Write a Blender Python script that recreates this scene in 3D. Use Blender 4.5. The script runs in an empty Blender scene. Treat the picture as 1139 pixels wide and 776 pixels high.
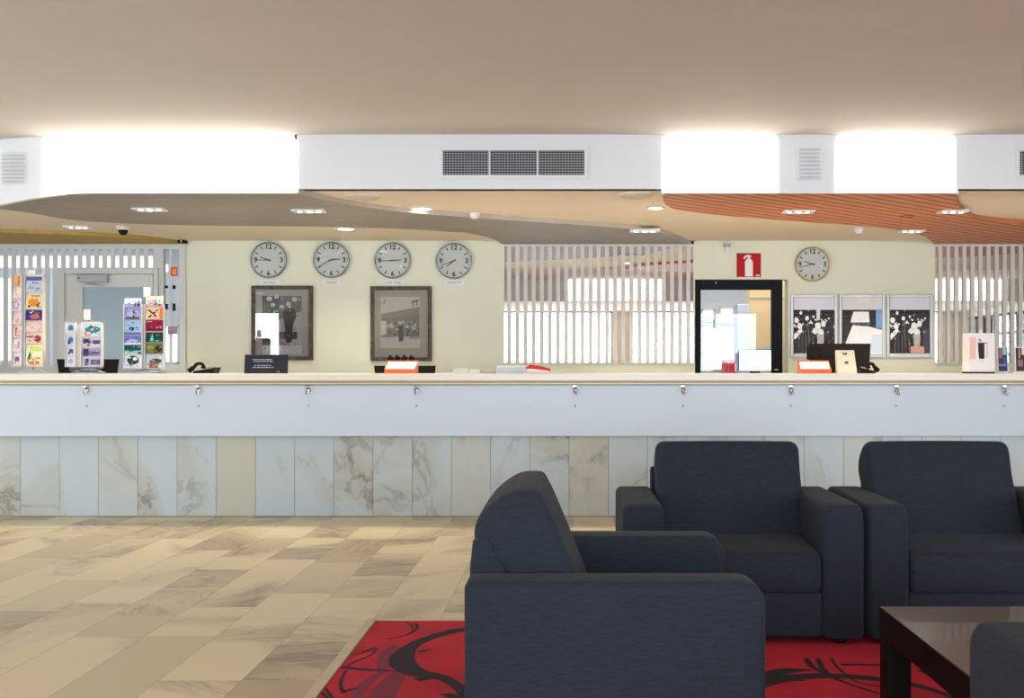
import bpy, bmesh, math, random
from mathutils import Vector, Matrix
random.seed(7)
C = bpy.context.scene.collection
SC = bpy.context.scene

# ---------------------------------------------------------------- camera
F = 1285.0; CX = 635.0; CY = 409.0; H = 1.18
cd = bpy.data.cameras.new('camera'); cam = bpy.data.objects.new('camera', cd); C.objects.link(cam)
cd.sensor_width = 36; cd.lens = F/1139*36
cd.shift_x = -(CX-569.5)/1139; cd.shift_y = (CY-388.0)/1139
cam.location = (0, 0, H); cam.rotation_euler = (math.pi/2, 0, 0)
cd.clip_start = 0.05; cd.clip_end = 200
SC.camera = cam
SC.view_settings.view_transform = 'Standard'; SC.view_settings.look = 'None'
SC.view_settings.gamma = 1; SC.view_settings.use_curve_mapping = False
SC.view_settings.exposure = 0.42

# ---------------------------------------------------------------- world and lights
w = bpy.data.worlds.new('world'); SC.world = w; w.use_nodes = True
bg = w.node_tree.nodes['Background']
bg.inputs[0].default_value = (0.86, 0.93, 1.0, 1); bg.inputs[1].default_value = 1.6

def area(name, loc, rot, sx, sy, power, col):
    l = bpy.data.lights.new(name, 'AREA'); l.shape = 'RECTANGLE'; l.size = sx; l.size_y = sy
    l.energy = power; l.color = col
    o = bpy.data.objects.new(name, l); o.location = loc; o.rotation_euler = rot; C.objects.link(o); return o
DAY = (0.80, 0.90, 1.0); WARM = (1.0, 0.88, 0.72); NEU = (1.0, 0.93, 0.84)
REAR = -3.0
REARWIN = [(-8.6, -6.8), (-1.75, 0.95), (1.35, 4.4), (5.0, 8.6)]      # x spans of the lobby windows
for (a, b) in REARWIN:
    area('window_daylight', ((a+b)/2, REAR-0.12, 1.4), (math.pi/2, 0, 0), b-a, 2.2, 62*(b-a), DAY)
LEFTWIN = (1.0, 7.5)
area('window_daylight', (-9.3, 4.25, 1.4), (math.pi/2, 0, -math.pi/2), 6.5, 2.2, 200, DAY)

# ---------------------------------------------------------------- helpers
MATS = {}
def mat(name, col, rough=0.6, metal=0.0, emit=0.0, coat=0.0, alpha=None, spec=0.5, var=0.0, vscale=8.0, bump=0.0, bscale=120.0, sheen=0.0, ecol=None):
    if name in MATS: return MATS[name]
    m = bpy.data.materials.new(name); m.use_nodes = True; nt = m.node_tree
    p = nt.nodes['Principled BSDF']
    c4 = (col[0], col[1], col[2], 1)
    p.inputs['Base Color'].default_value = c4
    p.inputs['Roughness'].default_value = rough; p.inputs['Metallic'].default_value = metal
    p.inputs['Specular IOR Level'].default_value = spec
    p.inputs['Coat Weight'].default_value = coat; p.inputs['Coat Roughness'].default_value = 0.02
    p.inputs['Sheen Weight'].default_value = sheen
    if emit: 
        p.inputs['Emission Color'].default_value = (*(ecol or col), 1); p.inputs['Emission Strength'].default_value = emit
    tc = None
    if var or bump:
        tc = nt.nodes.new('ShaderNodeTexCoord')
    if var:
        n = nt.nodes.new('ShaderNodeTexNoise'); n.inputs['Scale'].default_value = vscale; n.inputs['Detail'].default_value = 4
        nt.links.new(tc.outputs['Object'], n.inputs['Vector'])
        r = nt.nodes.new('ShaderNodeMapRange'); r.inputs['From Min'].default_value = .3; r.inputs['From Max'].default_value = .7
        r.inputs['To Min'].default_value = 1-var; r.inputs['To Max'].default_value = 1+var
        nt.links.new(n.outputs[0], r.inputs['Value'])
        v = nt.nodes.new('ShaderNodeVectorMath'); v.operation = 'SCALE'; v.inputs[0].default_value = col
        nt.links.new(r.outputs[0], v.inputs['Scale']); nt.links.new(v.outputs[0], p.inputs['Base Color'])
    if bump:
        n = nt.nodes.new('ShaderNodeTexNoise'); n.inputs['Scale'].default_value = bscale
        nt.links.new(tc.outputs['Object'], n.inputs['Vector'])
        b = nt.nodes.new('ShaderNodeBump'); b.inputs['Strength'].default_value = bump; b.inputs['Distance'].default_value = .002
        nt.links.new(n.outputs[0], b.inputs['Height']); nt.links.new(b.outputs[0], p.inputs['Normal'])
    MATS[name] = m; return m

def srgb(r, g, b):
    f = lambda v: ((v/255+.055)/1.055)**2.4 if v > 10 else v/255/12.92
    return (f(r), f(g), f(b))
def pm(r, g, b, rough=0.5, coat=0.0):            # printed / painted flat colour
    return mat('paint_%d_%d_%d_%d' % (r, g, b, int(coat*10)), srgb(r, g, b), rough, coat=coat, spec=.2)

def glassmat(name, tint=(1, 1, 1), refl=0.08):
    if name in MATS: return MATS[name]
    m = bpy.data.materials.new(name); m.use_nodes = True; nt = m.node_tree; nt.nodes.clear()
    o = nt.nodes.new('ShaderNodeOutputMaterial'); t = nt.nodes.new('ShaderNodeBsdfTransparent'); g = nt.nodes.new('ShaderNodeBsdfGlossy')
    x = nt.nodes.new('ShaderNodeMixShader'); t.inputs[0].default_value = (*tint, 1); g.inputs['Roughness'].default_value = 0.01
    f = nt.nodes.new('ShaderNodeFresnel'); f.inputs[0].default_value = 1.5
    a = nt.nodes.new('ShaderNodeMath'); a.operation = 'MULTIPLY'; a.inputs[1].default_value = refl/0.04
    nt.links.new(f.outputs[0], a.inputs[0]); nt.links.new(a.outputs[0], x.inputs[0])
    nt.links.new(t.outputs[0], x.inputs[1]); nt.links.new(g.outputs[0], x.inputs[2]); nt.links.new(x.outputs[0], o.inputs[0])
    MATS[name] = m; return m

def W(px, py, d): return Vector(((px-CX)*d/F, d, H-(py-CY)*d/F))
def X(px, d): return (px-CX)*d/F
def Z(py, d): return H-(py-CY)*d/F

ORG = {}
class MB:
    """collects shapes in world space and links them as ONE mesh"""
    def __init__(s): s.bm = bmesh.new(); s.mats = []; s.att = None
    def mi(s, m):
        if m not in s.mats: s.mats.append(m)
        return s.mats.index(m)
    def _fin(s, verts, m, bev=0, seg=2, smooth=None):
        faces = {f for v in verts for f in v.link_faces}
        i = s.mi(m)
        for f in faces: f.material_index = i
        if bev:
            ed = list({e for f in faces for e in f.edges})
            r = bmesh.ops.bevel(s.bm, geom=ed, offset=bev, segments=seg, affect='EDGES', profile=0.5, clamp_overlap=True)
            for f in r['faces']: f.material_index = i; f.smooth = True
            for v in r['verts']:
                for f in v.link_faces: f.material_index = i
    def box(s, x0, x1, y0, y1, z0, z1, m, bev=0, seg=2):
        r = bmesh.ops.create_cube(s.bm, size=1)
        sx, sy, sz = abs(x1-x0), abs(y1-y0), abs(z1-z0)
        for v in r['verts']:
            v.co = Vector(((x0+x1)/2+v.co.x*sx, (y0+y1)/2+v.co.y*sy, (z0+z1)/2+v.co.z*sz))
        s._fin(r['verts'], m, min(bev, sx*.45, sy*.45, sz*.45) if bev else 0, seg); return s
    def prism(s, pts, n, m, smooth=False, bev=0):
        """pts: closed loop of 3D points, extruded along vector n"""
        n = Vector(n); a = [s.bm.verts.new(Vector(p)) for p in pts]; b = [s.bm.verts.new(Vector(p)+n) for p in pts]
        i = s.mi(m); fs = [s.bm.faces.new(a), s.bm.faces.new(b[::-1])]
        k = len(pts); side = []
        for j in range(k):
            f = s.bm.faces.new((a[j], b[j], b[(j+1) % k], a[(j+1) % k])); f.smooth = smooth; side.append(f)
        for f in fs+side: f.material_index = i
        bmesh.ops.recalc_face_normals(s.bm, faces=fs+side)
        if bev:
            ed = [e for f in fs for e in f.edges]
            r = bmesh.ops.bevel(s.bm, geom=ed, offset=bev, segments=2, affect='EDGES', profile=.5)
            for f in r['faces']: f.material_index = i; f.smooth = True
        return s
    def face(s, pts, m):
        f = s.bm.faces.new([s.bm.verts.new(Vector(p)) for p in pts]); f.material_index = s.mi(m); return f
    def loft(s, loops, m, cap=True, smooth=True, close=False):
        vs = [[s.bm.verts.new(Vector(p)) for p in l] for l in loops]; i = s.mi(m); k = len(loops[0]); fs = []
        rng = range(len(vs)) if close else range(len(vs)-1)
        for a in rng:
            b = (a+1) % len(vs)
            for j in range(k):
                f = s.bm.faces.new((vs[a][j], vs[a][(j+1) % k], vs[b][(j+1) % k], vs[b][j])); f.smooth = smooth; fs.append(f)
        if cap and not close: fs += [s.bm.faces.new(vs[0][::-1]), s.bm.faces.new(vs[-1])]
        for f in fs: f.material_index = i
        bmesh.ops.recalc_face_normals(s.bm, faces=fs); return s
    def tube(s, pts, r, m, seg=8, close=False):
        pts = [Vector(p) for p in pts]; loops = []; n = len(pts); up = None
        for i, p in enumerate(pts):
            if close: t = pts[(i+1) % n]-pts[i-1]
            else: t = pts[min(i+1, n-1)]-pts[max(i-1, 0)]
            t.normalize()
            if up is None: up = Vector((0, 0, 1)) if abs(t.z) < .9 else Vector((0, 1, 0))
            sd = t.cross(up).normalized(); up = sd.cross(t).normalized()
            rr = r[i] if isinstance(r, (list, tuple)) else r
            loops.append([p+sd*math.cos(a)*rr+up*math.sin(a)*rr for a in [2*math.pi*q/seg for q in range(seg)]])
        return s.loft(loops, m, close=close)
    def lathe(s, c, prof, m, axis='z', seg=32, smooth=True, cap=True):
        """prof: (radius, height) list; axis z, or 'y' = towards -y"""
        loops = []
        for r, h in prof:
            l = []
            for q in range(seg):
                a = 2*math.pi*q/seg; u, v = r*math.cos(a), r*math.sin(a)
                l.append(Vector(c)+(Vector((u, v, h)) if axis == 'z' else Vector((u, -h, v))))
            loops.append(l)
        return s.loft(loops, m, smooth=smooth, cap=cap)
    def text(s, t, size, c, m, ext=0.0006, align='CENTER', rot=(math.pi/2, 0, 0), bold=0.0):
        cu = bpy.data.curves.new('t', 'FONT'); cu.body = t; cu.size = size; cu.align_x = align; cu.align_y = 'CENTER'; cu.extrude = ext; cu.offset = bold; cu.resolution_u = 2
        o = bpy.data.objects.new('t', cu); C.objects.link(o)
        dg = bpy.context.evaluated_depsgraph_get(); me = bpy.data.meshes.new_from_object(o.evaluated_get(dg))
        from mathutils import Euler
        M = Matrix.Translation(Vector(c)) @ Euler(rot).to_matrix().to_4x4()
        me.transform(M); i = s.mi(m); n0 = len(s.bm.faces)
        s.bm.from_mesh(me); s.bm.faces.ensure_lookup_table()
        for f in s.bm.faces[n0:]: f.material_index = i
        bpy.data.objects.remove(o); bpy.data.meshes.remove(me); bpy.data.curves.remove(cu); return s
    def build(s, name, parent=None, org=None, label=None):
        me = bpy.data.meshes.new(name); o_ = Vector((0, 0, 0))
        if parent is not None: o_ = ORG[parent.name]
        elif org is not None: o_ = Vector(org)
        bmesh.ops.translate(s.bm, verts=s.bm.verts, vec=-o_)
        s.bm.to_mesh(me); s.bm.free()
        for m in s.mats: me.materials.append(m)
        o = bpy.data.objects.new(name, me); C.objects.link(o)
        if parent is not None: o.parent = parent
        else: o.location = o_
        ORG[o.name] = o_
        if label: o['label'] = label
        return o
def tag(o, label, cat, group=None, kind=None):
    o['label'] = label; o['category'] = cat
    if group: o['group'] = group
    if kind: o['kind'] = kind
    return o
def thing(name, loc, label, cat, group=None):
    o = bpy.data.objects.new(name, None); C.objects.link(o); o.location = loc; o.empty_display_size = .1
    ORG[o.name] = Vector(loc); return tag(o, label, cat, group)
def struct(o, label, cat): return tag(o, label, cat, kind='structure')
def copy_tree(o, loc=None, parent=None, rz=None):
    c = o.copy(); C.objects.link(c)
    if parent is not None: c.parent = parent
    if loc is not None: c.location = loc
    if rz is not None: c.rotation_euler.z = rz
    for ch in list(o.children): copy_tree(ch, parent=c)
    return c
def smooth_path(pts, n=6, close=False):
    pts = [Vector(p) for p in pts]; out = []; k = len(pts)
    rng = range(k) if close else range(k-1)
    for i in rng:
        if close: p0, p1, p2, p3 = pts[i-1], pts[i], pts[(i+1) % k], pts[(i+2) % k]
        else: p0, p1, p2, p3 = pts[max(i-1, 0)], pts[i], pts[i+1], pts[min(i+2, k-1)]
        for j in range(n):
            t = j/n
            out.append(.5*((2*p1)+(p2-p0)*t+(2*p0-5*p1+4*p2-p3)*t*t+(3*p1-p0-3*p2+p3)*t*t*t))
    if not close: out.append(pts[-1])
    return out

# ---------------------------------------------------------------- materials
def marble(name, cols, vein, vscale, veinamt, rough, tint_var=0.12, stretch=(1, 1, 1), rot=0.0, dist=1.6, pwr=4.2):
    m = bpy.data.materials.new(name); m.use_nodes = True; nt = m.node_tree; N = nt.nodes.new; L = nt.links.new
    p = nt.nodes['Principled BSDF']; p.inputs['Roughness'].default_value = rough
    g = N('ShaderNodeNewGeometry'); at = N('ShaderNodeAttribute'); at.attribute_name = 'seed'
    off = N('ShaderNodeVectorMath'); off.operation = 'SCALE'; off.inputs['Scale'].default_value = 60
    L(at.outputs['Color'], off.inputs[0])
    ad = N('ShaderNodeVectorMath'); L(g.outputs['Position'], ad.inputs[0]); L(off.outputs[0], ad.inputs[1])
    sep = N('ShaderNodeSeparateColor'); L(at.outputs['Color'], sep.inputs[0])
    an = N('ShaderNodeMath'); an.operation = 'MULTIPLY'; an.inputs[1].default_value = 3.1; L(sep.outputs[0], an.inputs[0])
    vr = N('ShaderNodeVectorRotate'); L(ad.outputs[0], vr.inputs['Vector']); L(an.outputs[0], vr.inputs['Angle'])
    vr.rotation_type = 'Y_AXIS' if rot else 'Z_AXIS'
    mp = N('ShaderNodeMapping'); mp.inputs['Scale'].default_value = stretch; L(vr.outputs[0], mp.inputs[0])
    n1 = N('ShaderNodeTexNoise'); n1.inputs['Scale'].default_value = vscale; n1.inputs['Detail'].default_value = 7; n1.inputs['Distortion'].default_value = dist; n1.inputs['Roughness'].default_value = .6
    L(mp.outputs[0], n1.inputs['Vector'])
    ab = N('ShaderNodeMath'); ab.operation = 'SUBTRACT'; ab.inputs[1].default_value = .5; L(n1.outputs[0], ab.inputs[0])
    ab2 = N('ShaderNodeMath'); ab2.operation = 'ABSOLUTE'; L(ab.outputs[0], ab2.inputs[0])
    rp = N('ShaderNodeMapRange'); rp.inputs['From Min'].default_value = 0; rp.inputs['From Max'].default_value = .035; rp.inputs['To Min'].default_value = 1; rp.inputs['To Max'].default_value = 0
    L(ab2.outputs[0], rp.inputs['Value'])
    n2 = N('ShaderNodeTexNoise'); n2.inputs['Scale'].default_value = vscale*.6; n2.inputs['Detail'].default_value = 5; n2.inputs['Distortion'].default_value = .8; L(mp.outputs[0], n2.inputs['Vector'])
    cl = N('ShaderNodeMapRange'); cl.inputs['From Min'].default_value = .48; cl.inputs['From Max'].default_value = .68; L(n2.outputs[0], cl.inputs['Value'])
    vm = N('ShaderNodeMath'); vm.operation = 'MULTIPLY'; L(rp.outputs[0], vm.inputs[0]); L(cl.outputs[0], vm.inputs[1])
    vm2 = N('ShaderNodeMath'); vm2.operation = 'MULTIPLY'; vm2.inputs[1].default_value = veinamt; L(vm.outputs[0], vm2.inputs[0])
    mx = N('ShaderNodeMix'); mx.data_type = 'RGBA'; mx.inputs[6].default_value = (*cols[0], 1); mx.inputs[7].default_value = (*cols[1], 1)
    pw = N('ShaderNodeMath'); pw.operation = 'POWER'; pw.inputs[1].default_value = pwr; L(sep.outputs[1], pw.inputs[0])
    L(pw.outputs[0], mx.inputs[0])
    mx1 = N('ShaderNodeMix'); mx1.data_type = 'RGBA'; mx1.inputs[7].default_value = (*cols[2], 1); L(mx.outputs[2], mx1.inputs[6])
    mm = N('ShaderNodeMath'); mm.operation = 'MULTIPLY'; mm.inputs[1].default_value = tint_var; L(cl.outputs[0], mm.inputs[0]); L(mm.outputs[0], mx1.inputs[0])
    mx2 = N('ShaderNodeMix'); mx2.data_type = 'RGBA'; mx2.inputs[7].default_value = (*vein, 1); L(mx1.outputs[2], mx2.inputs[6]); L(vm2.outputs[0], mx2.inputs[0])
    L(mx2.outputs[2], p.inputs['Base Color'])
    return m
M_floor = marble('floor_marble', [srgb(227, 209, 165), srgb(184, 160, 118), srgb(180, 157, 120)], srgb(124, 102, 74), 1.9, .85, .33, 1.0, (1, .33, 1))
M_clad = marble('cladding_marble', [srgb(186, 197, 203), srgb(190, 188, 174), srgb(176, 168, 152)], srgb(104, 98, 94), 1.9, .75, .3, .75, (1.3, 1, .75), 1.0, dist=.7, pwr=1.6)
M_white = mat('white_paint', srgb(226, 229, 234), .6)
M_panel = mat('white_laminate', srgb(200, 211, 225), .4)
M_cream = mat('cream_stone', srgb(236, 228, 215), .3)
M_ceil = mat('ceiling_paint', srgb(212, 204, 197), .85, var=.02, vscale=1.2)
M_ceil2 = mat('lower_ceiling_paint', srgb(224, 213, 198), .85)
M_wall = mat('wall_paint', srgb(225, 228, 211), .8, var=.02, vscale=1.0)
M_side = mat('side_wall_paint', srgb(222, 216, 200), .8)
M_grout = mat('grout', srgb(120, 108, 88), .9)
M_metal = mat('brushed_brass_steel', srgb(168, 142, 108), .5, .5)
M_chrome = mat('chrome', srgb(205, 205, 210), .12, 1.0)
M_black = mat('black_plastic', srgb(16, 13, 12), .6, spec=.15)
M_mirror = mat('mirror_glass', (.82, .84, .86), .01, 1.0)
M_slat = mat('white_slat', srgb(214, 212, 208), .5)
M_greyframe = mat('pale_grey_frame', srgb(208, 211, 212), .5)
M_slate = mat('black_door_frame', srgb(18, 23, 32), .6, spec=.15)
M_glass = glassmat('clear_glass', refl=.03)
M_orange = mat('orange_card', srgb(214, 96, 40), .5)
M_paper = mat('white_paper', srgb(246, 242, 234), .6)
M_lamp = mat('lamp_diffuser', (1, .95, .85), .4, emit=6.0, ecol=(1, .93, .8))
M_lightbox = mat('lightbox_diffuser', (.95, .93, .9), .4, emit=2.3, ecol=(1, .95, .84))

def stripes(name, base, dark, ang, pitch, gap, rough=.55, bstr=.6, fine=False):
    m = bpy.data.materials.new(name); m.use_nodes = True; nt = m.node_tree; N = nt.nodes.new; L = nt.links.new
    p = nt.nodes['Principled BSDF']; p.inputs['Roughness'].default_value = rough
    g = N('ShaderNodeNewGeometry'); vr = N('ShaderNodeVectorRotate'); vr.rotation_type = 'Z_AXIS'; vr.inputs['Angle'].default_value = -ang
    L(g.outputs['Position'], vr.inputs['Vector']); sp = N('ShaderNodeSeparateXYZ'); L(vr.outputs[0], sp.inputs[0])
    dv = N('ShaderNodeMath'); dv.operation = 'DIVIDE'; dv.inputs[1].default_value = pitch; L(sp.outputs[1], dv.inputs[0])
    fr = N('ShaderNodeMath'); fr.operation = 'FRACT'; L(dv.outputs[0], fr.inputs[0])
    gt = N('ShaderNodeMapRange'); gt.inputs['From Min'].default_value = gap; gt.inputs['From Max'].default_value = gap+.14; L(fr.outputs[0], gt.inputs['Value'])
    mpn = N('ShaderNodeMapping'); mpn.inputs['Scale'].default_value = (2, 26, 2); L(vr.outputs[0], mpn.inputs[0])
    n = N('ShaderNodeTexNoise'); n.inputs['Scale'].default_value = 2.2; n.inputs['Detail'].default_value = 5; L(mpn.outputs[0], n.inputs['Vector'])
    mr = N('ShaderNodeMapRange'); mr.inputs['From Min'].default_value = .3; mr.inputs['From Max'].default_value = .7; mr.inputs['To Min'].default_value = .8; mr.inputs['To Max'].default_value = 1.2; L(n.outputs[0], mr.inputs['Value'])
    mx = N('ShaderNodeMix'); mx.data_type = 'RGBA'; mx.inputs[6].default_value = (*dark, 1); mx.inputs[7].default_value = (*base, 1); L(gt.outputs[0], mx.inputs[0])
    sc = N('ShaderNodeVectorMath'); sc.operation = 'SCALE'; L(mx.outputs[2], sc.inputs[0]); L(mr.outputs[0], sc.inputs['Scale'])
    L(sc.outputs[0], p.inputs['Base Color'])
    b = N('ShaderNodeBump'); b.inputs['Strength'].default_value = bstr; b.inputs['Distance'].default_value = .01; L(gt.outputs[0], b.inputs['Height']); L(b.outputs[0], p.inputs['Normal'])
    return m
M_wood = stripes('orange_slatted_wood', srgb(204, 128, 84), srgb(122, 64, 40), math.radians(42), .115, .18)
M_greywood = stripes('grey_slatted_wood', srgb(146, 141, 138), srgb(122, 117, 114), math.radians(20), .06, .2, bstr=.2)
M_olive = mat('olive_panel', srgb(176, 150, 78), .7, var=.08)

def fabric(name, col):
    m = bpy.data.materials.new(name); m.use_nodes = True; nt = m.node_tree; N = nt.nodes.new; L = nt.links.new
    p = nt.nodes['Principled BSDF']; p.inputs['Roughness'].default_value = .92; p.inputs['Sheen Weight'].default_value = .04; p.inputs['Specular IOR Level'].default_value = .25
    tc = N('ShaderNodeTexCoord'); mp = N('ShaderNodeMapping'); mp.inputs['Scale'].default_value = (14, 14, 150); L(tc.outputs['Object'], mp.inputs[0])
    n = N('ShaderNodeTexNoise'); n.inputs['Scale'].default_value = 2.0; n.inputs['Detail'].default_value = 5; L(mp.outputs[0], n.inputs['Vector'])
    mr = N('ShaderNodeMapRange'); mr.inputs['From Min'].default_value = .3; mr.inputs['From Max'].default_value = .7; mr.inputs['To Min'].default_value = .78; mr.inputs['To Max'].default_value = 1.25; L(n.outputs[0], mr.inputs['Value'])
    sc = N('ShaderNodeVectorMath'); sc.operation = 'SCALE'; sc.inputs[0].default_value = col; L(mr.outputs[0], sc.inputs['Scale']); L(sc.outputs[0], p.inputs['Base Color'])
    b = N('ShaderNodeBump'); b.inputs['Strength'].default_value = .35; b.inputs['Distance'].default_value = .002; L(n.outputs[0], b.inputs['Height']); L(b.outputs[0], p.inputs['Normal'])
    return m
M_fab = fabric('charcoal_fabric', srgb(36, 42, 52))

# ================================================================ STRUCTURE
DB = 12.0                      # depth of the reception back wall
DF = 8.52                      # depth of the bulkhead face
# floor: one mesh of marble slabs running away from the camera
def slab_mesh(rows, m, axis):
    mb = MB(); lay = mb.bm.loops.layers.color.new('seed')
    for (a0, a1, b0, b1) in rows:
        s_ = (random.random(), random.random(), random.random(), 1)
        g = .0007
        if axis == 'floor': pts = [(a0+g, b0+g, 0), (a1-g, b0+g, 0), (a1-g, b1-g, 0), (a0+g, b1-g, 0)]
        f = mb.face(pts, m)
        for l in f.loops: l[lay] = s_
    return mb
rows = []; x = -0.929-.315*27
while x < 9.3:
    y = REAR-.2-random.random()*.6
    while y < 12.2:
        ln = random.choice([.62, .62, .95, .8, .45]); rows.append((x, x+.315, y, y+ln)); y += ln
    x += .315
mb = slab_mesh(rows, M_floor, 'floor')
mb.box(-9.5, 9.5, REAR-.2, 16.5, -.1, -.0015, M_grout)
mb.box(-9.5, 9.5, 12.2, 16.5, -.0015, 0.0, M_side)
struct(mb.build('floor'), 'polished beige and cream marble slab floor of the lobby', 'floor')

mb = MB(); mb.box(-9.4, 9.4, 1.7, DF+.3, 2.9, 3.0, M_ceil)
struct(mb.build('ceiling'), 'plain tan painted main ceiling over the lobby', 'ceiling')
def fascia_d(px): return DF+.18*min(max(0, (110-px)/110.0), 1.6)**1.5
_f = [(X(-90+i*7, fascia_d(-90+i*7)), fascia_d(-90+i*7)+.03, 2.5) for i in range(30)]
mb = MB(); mb.prism([(-9.4, _f[0][1], 2.5)]+_f+[(9.4, DF+.02, 2.5), (9.4, DB+.05, 2.5), (-9.4, DB+.05, 2.5)], (0, 0, .06), M_ceil2)
struct(mb.build('ceiling_lower'), 'lower beige ceiling over the reception area', 'ceiling')
mb = MB(); mb.box(-9.4, 9.4, REAR-.2, 1.68, 2.5, 2.56, M_ceil2)
struct(mb.build('ceiling_rear'), 'lower ceiling along the lobby window side', 'ceiling')
# back room and office ceilings
mb = MB(); mb.box(-9.4, 9.4, DB+.06, 16.4, 2.95, 3.0, M_side)
struct(mb.build('ceiling_backroom'), 'ceiling of the rooms behind the reception wall', 'ceiling')

# bulkhead above the counter, with the left end curving back and dipping
mb = MB(); zt = 2.93
cols = []
for i in range(61):
    px = -90+i*(330+90)/60
    t = max(0, (110-px)/110.0); d = DF+.18*min(t, 1.6)**1.5
    yb = 214.5
    if px < 100: yb = 214.5+13*min(((100-px)/100), 1.5)**1.6
    cols.append((X(px, d), d, Z(yb, d)))
top = []
for (xx, d, zb) in cols: top.append((xx, d, zb))
for i in range(60):
    (x0, d0, z0), (x1, d1, z1) = cols[i], cols[i+1]
    vs = [(x0, d0, z0), (x1, d1, z1), (x1, d1, zt), (x0, d0, zt)]
    mb.loft([[(x0, d0, z0), (x0, d0+.05, z0), (x0, d0+.05, zt), (x0, d0, zt)], [(x1, d1, z1), (x1, d1+.05, z1), (x1, d1+.05, zt), (x1, d1, zt)]], M_white, cap=True, smooth=False)
xl = X(328, DF)
mb.box(xl, X(736, DF), DF, DF+.1, 2.5, zt, M_white)
mb.box(X(736, DF), X(1066, DF), DF, DF+.1, Z(215, DF), zt, M_white)
mb.box(X(1066, DF), 9.3, DF, DF+.1, 2.5, zt, M_white)
mb.box(-9.3, cols[0][0], cols[0][1], cols[0][1]+.1, 2.45, zt, M_white)
struct(mb.build('trim_1'), 'long white bulkhead strip above the reception counter', 'bulkhead')
mb = MB(); mb.box(-9.3, 9.3, 1.6, 1.7, 2.46, zt, M_white)
struct(mb.build('trim_2'), 'white bulkhead on the lobby side facing the reception', 'bulkhead')

# reception back wall
xa = X(206.5, DB); xb = X(773, DB); xc = X(876.5, DB)
mb = MB()
mb.box(xa, xb, DB, DB+.2, 0, 2.9, M_wall)
mb.box(xb, xc, DB, DB+.2, Z(310.5, DB), 2.9, M_wall)
mb.box(xc, 9.3, DB, DB+.2, 0, 2.9, M_wall)
mb.box(-9.3, xa, DB, DB+.1, 2.46, 2.95, M_wall)
struct(mb.build('wall_back'), 'pale cream reception back wall', 'wall')
mb = MB(); mb.box(-9.4, -9.2, REAR-.2, 1.0, 0, 3, M_side).box(-9.4, -9.2, 7.5, 16.4, 0, 3, M_side).box(-9.4, -9.2, 1, 7.5, 0, .3, M_side).box(-9.4, -9.2, 1, 7.5, 2.5, 3, M_side)
struct(mb.build('wall_left'), 'cream side wall on the left', 'wall')
mb = MB(); mb.box(9.2, 9.4, REAR-.2, -2.8, 0, 3, M_side).box(9.2, 9.4, 1.1, 16.4, 0, 3, M_side).box(9.2, 9.4, -2.8, 1.1, 0, .3, M_side).box(9.2, 9.4, -2.8, 1.1, 2.35, 3, M_side)
struct(mb.build('wall_right'), 'cream side wall on the right', 'wall')
# rear (window) wall
mb = MB(); px_ = -9.4
for a, b in REARWIN+[(9.4, 9.4)]:
    mb.box(px_, a, REAR-.2, REAR, 0, 2.6, M_side); px_ = b
for a, b in REARWIN:
    mb.box(a, b, REAR-.2, REAR, 0, .3, M_side).box(a, b, REAR-.2, REAR, 2.5, 2.6, M_side)
struct(mb.build('wall_front'), 'lobby window wall opposite the reception', 'wall')
M_mull = mat('window_mullion', srgb(160, 172, 190), .4)
for k, (a, b) in enumerate(REARWIN):
    mb = MB(); n = max(2, round((b-a)/1.0)); s_ = .025
    for j in range(n+1):
        xx = a+(b-a)*j/n; mb.box(max(a, xx-s_), min(b, xx+s_), REAR-.1, REAR-.04, .3, 2.5, M_mull)
    for zz in (.3, 2.46): mb.box(a, b, REAR-.1, REAR-.04, zz, zz+.04, M_mull)
    o = mb.build('window_%d' % (k+1)); struct(o, 'tall lobby window bay with grey mullions', 'window')
    g = MB().box(a, b, REAR-.075, REAR-.069, .3, 2.5, M_glass).build('pane', o)
mb = MB()
for j in range(8):
    yy = 1+6.5*j/7; mb.box(-9.33, -9.27, yy-.025 if j else 1, yy+.025 if j < 7 else 7.5, .3, 2.5, M_mull)
for zz in (.3, 2.46): mb.box(-9.33, -9.27, 1, 7.5, zz, zz+.04, M_mull)
o = mb.build('window_5'); struct(o, 'long side window of the lobby on the left', 'window')
MB().box(-9.303, -9.297, 1, 7.5, .3, 2.5, M_glass).build('pane', o)

mb = MB(); M_dkm = mat('dark_mullion', srgb(70, 62, 52), .5)  # unseen side window, added to give the right mirror light and dark
for j in range(11):
    yy = -2.8+3.9*j/10; mb.box(9.27, 9.33, max(yy-.035, -2.8), min(yy+.035, 1.1), .3, 2.35, M_dkm)
for zz in (.3, 1.45, 1.9, 2.3): mb.box(9.27, 9.33, -2.8, 1.1, zz, zz+.05, M_dkm)
o = mb.build('window_20'); struct(o, 'unseen dark framed side window added on the right for the mirror reflection', 'window')
MB().box(9.297, 9.303, -2.8, 1.1, .3, 2.35, M_glass).build('pane', o)

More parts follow.
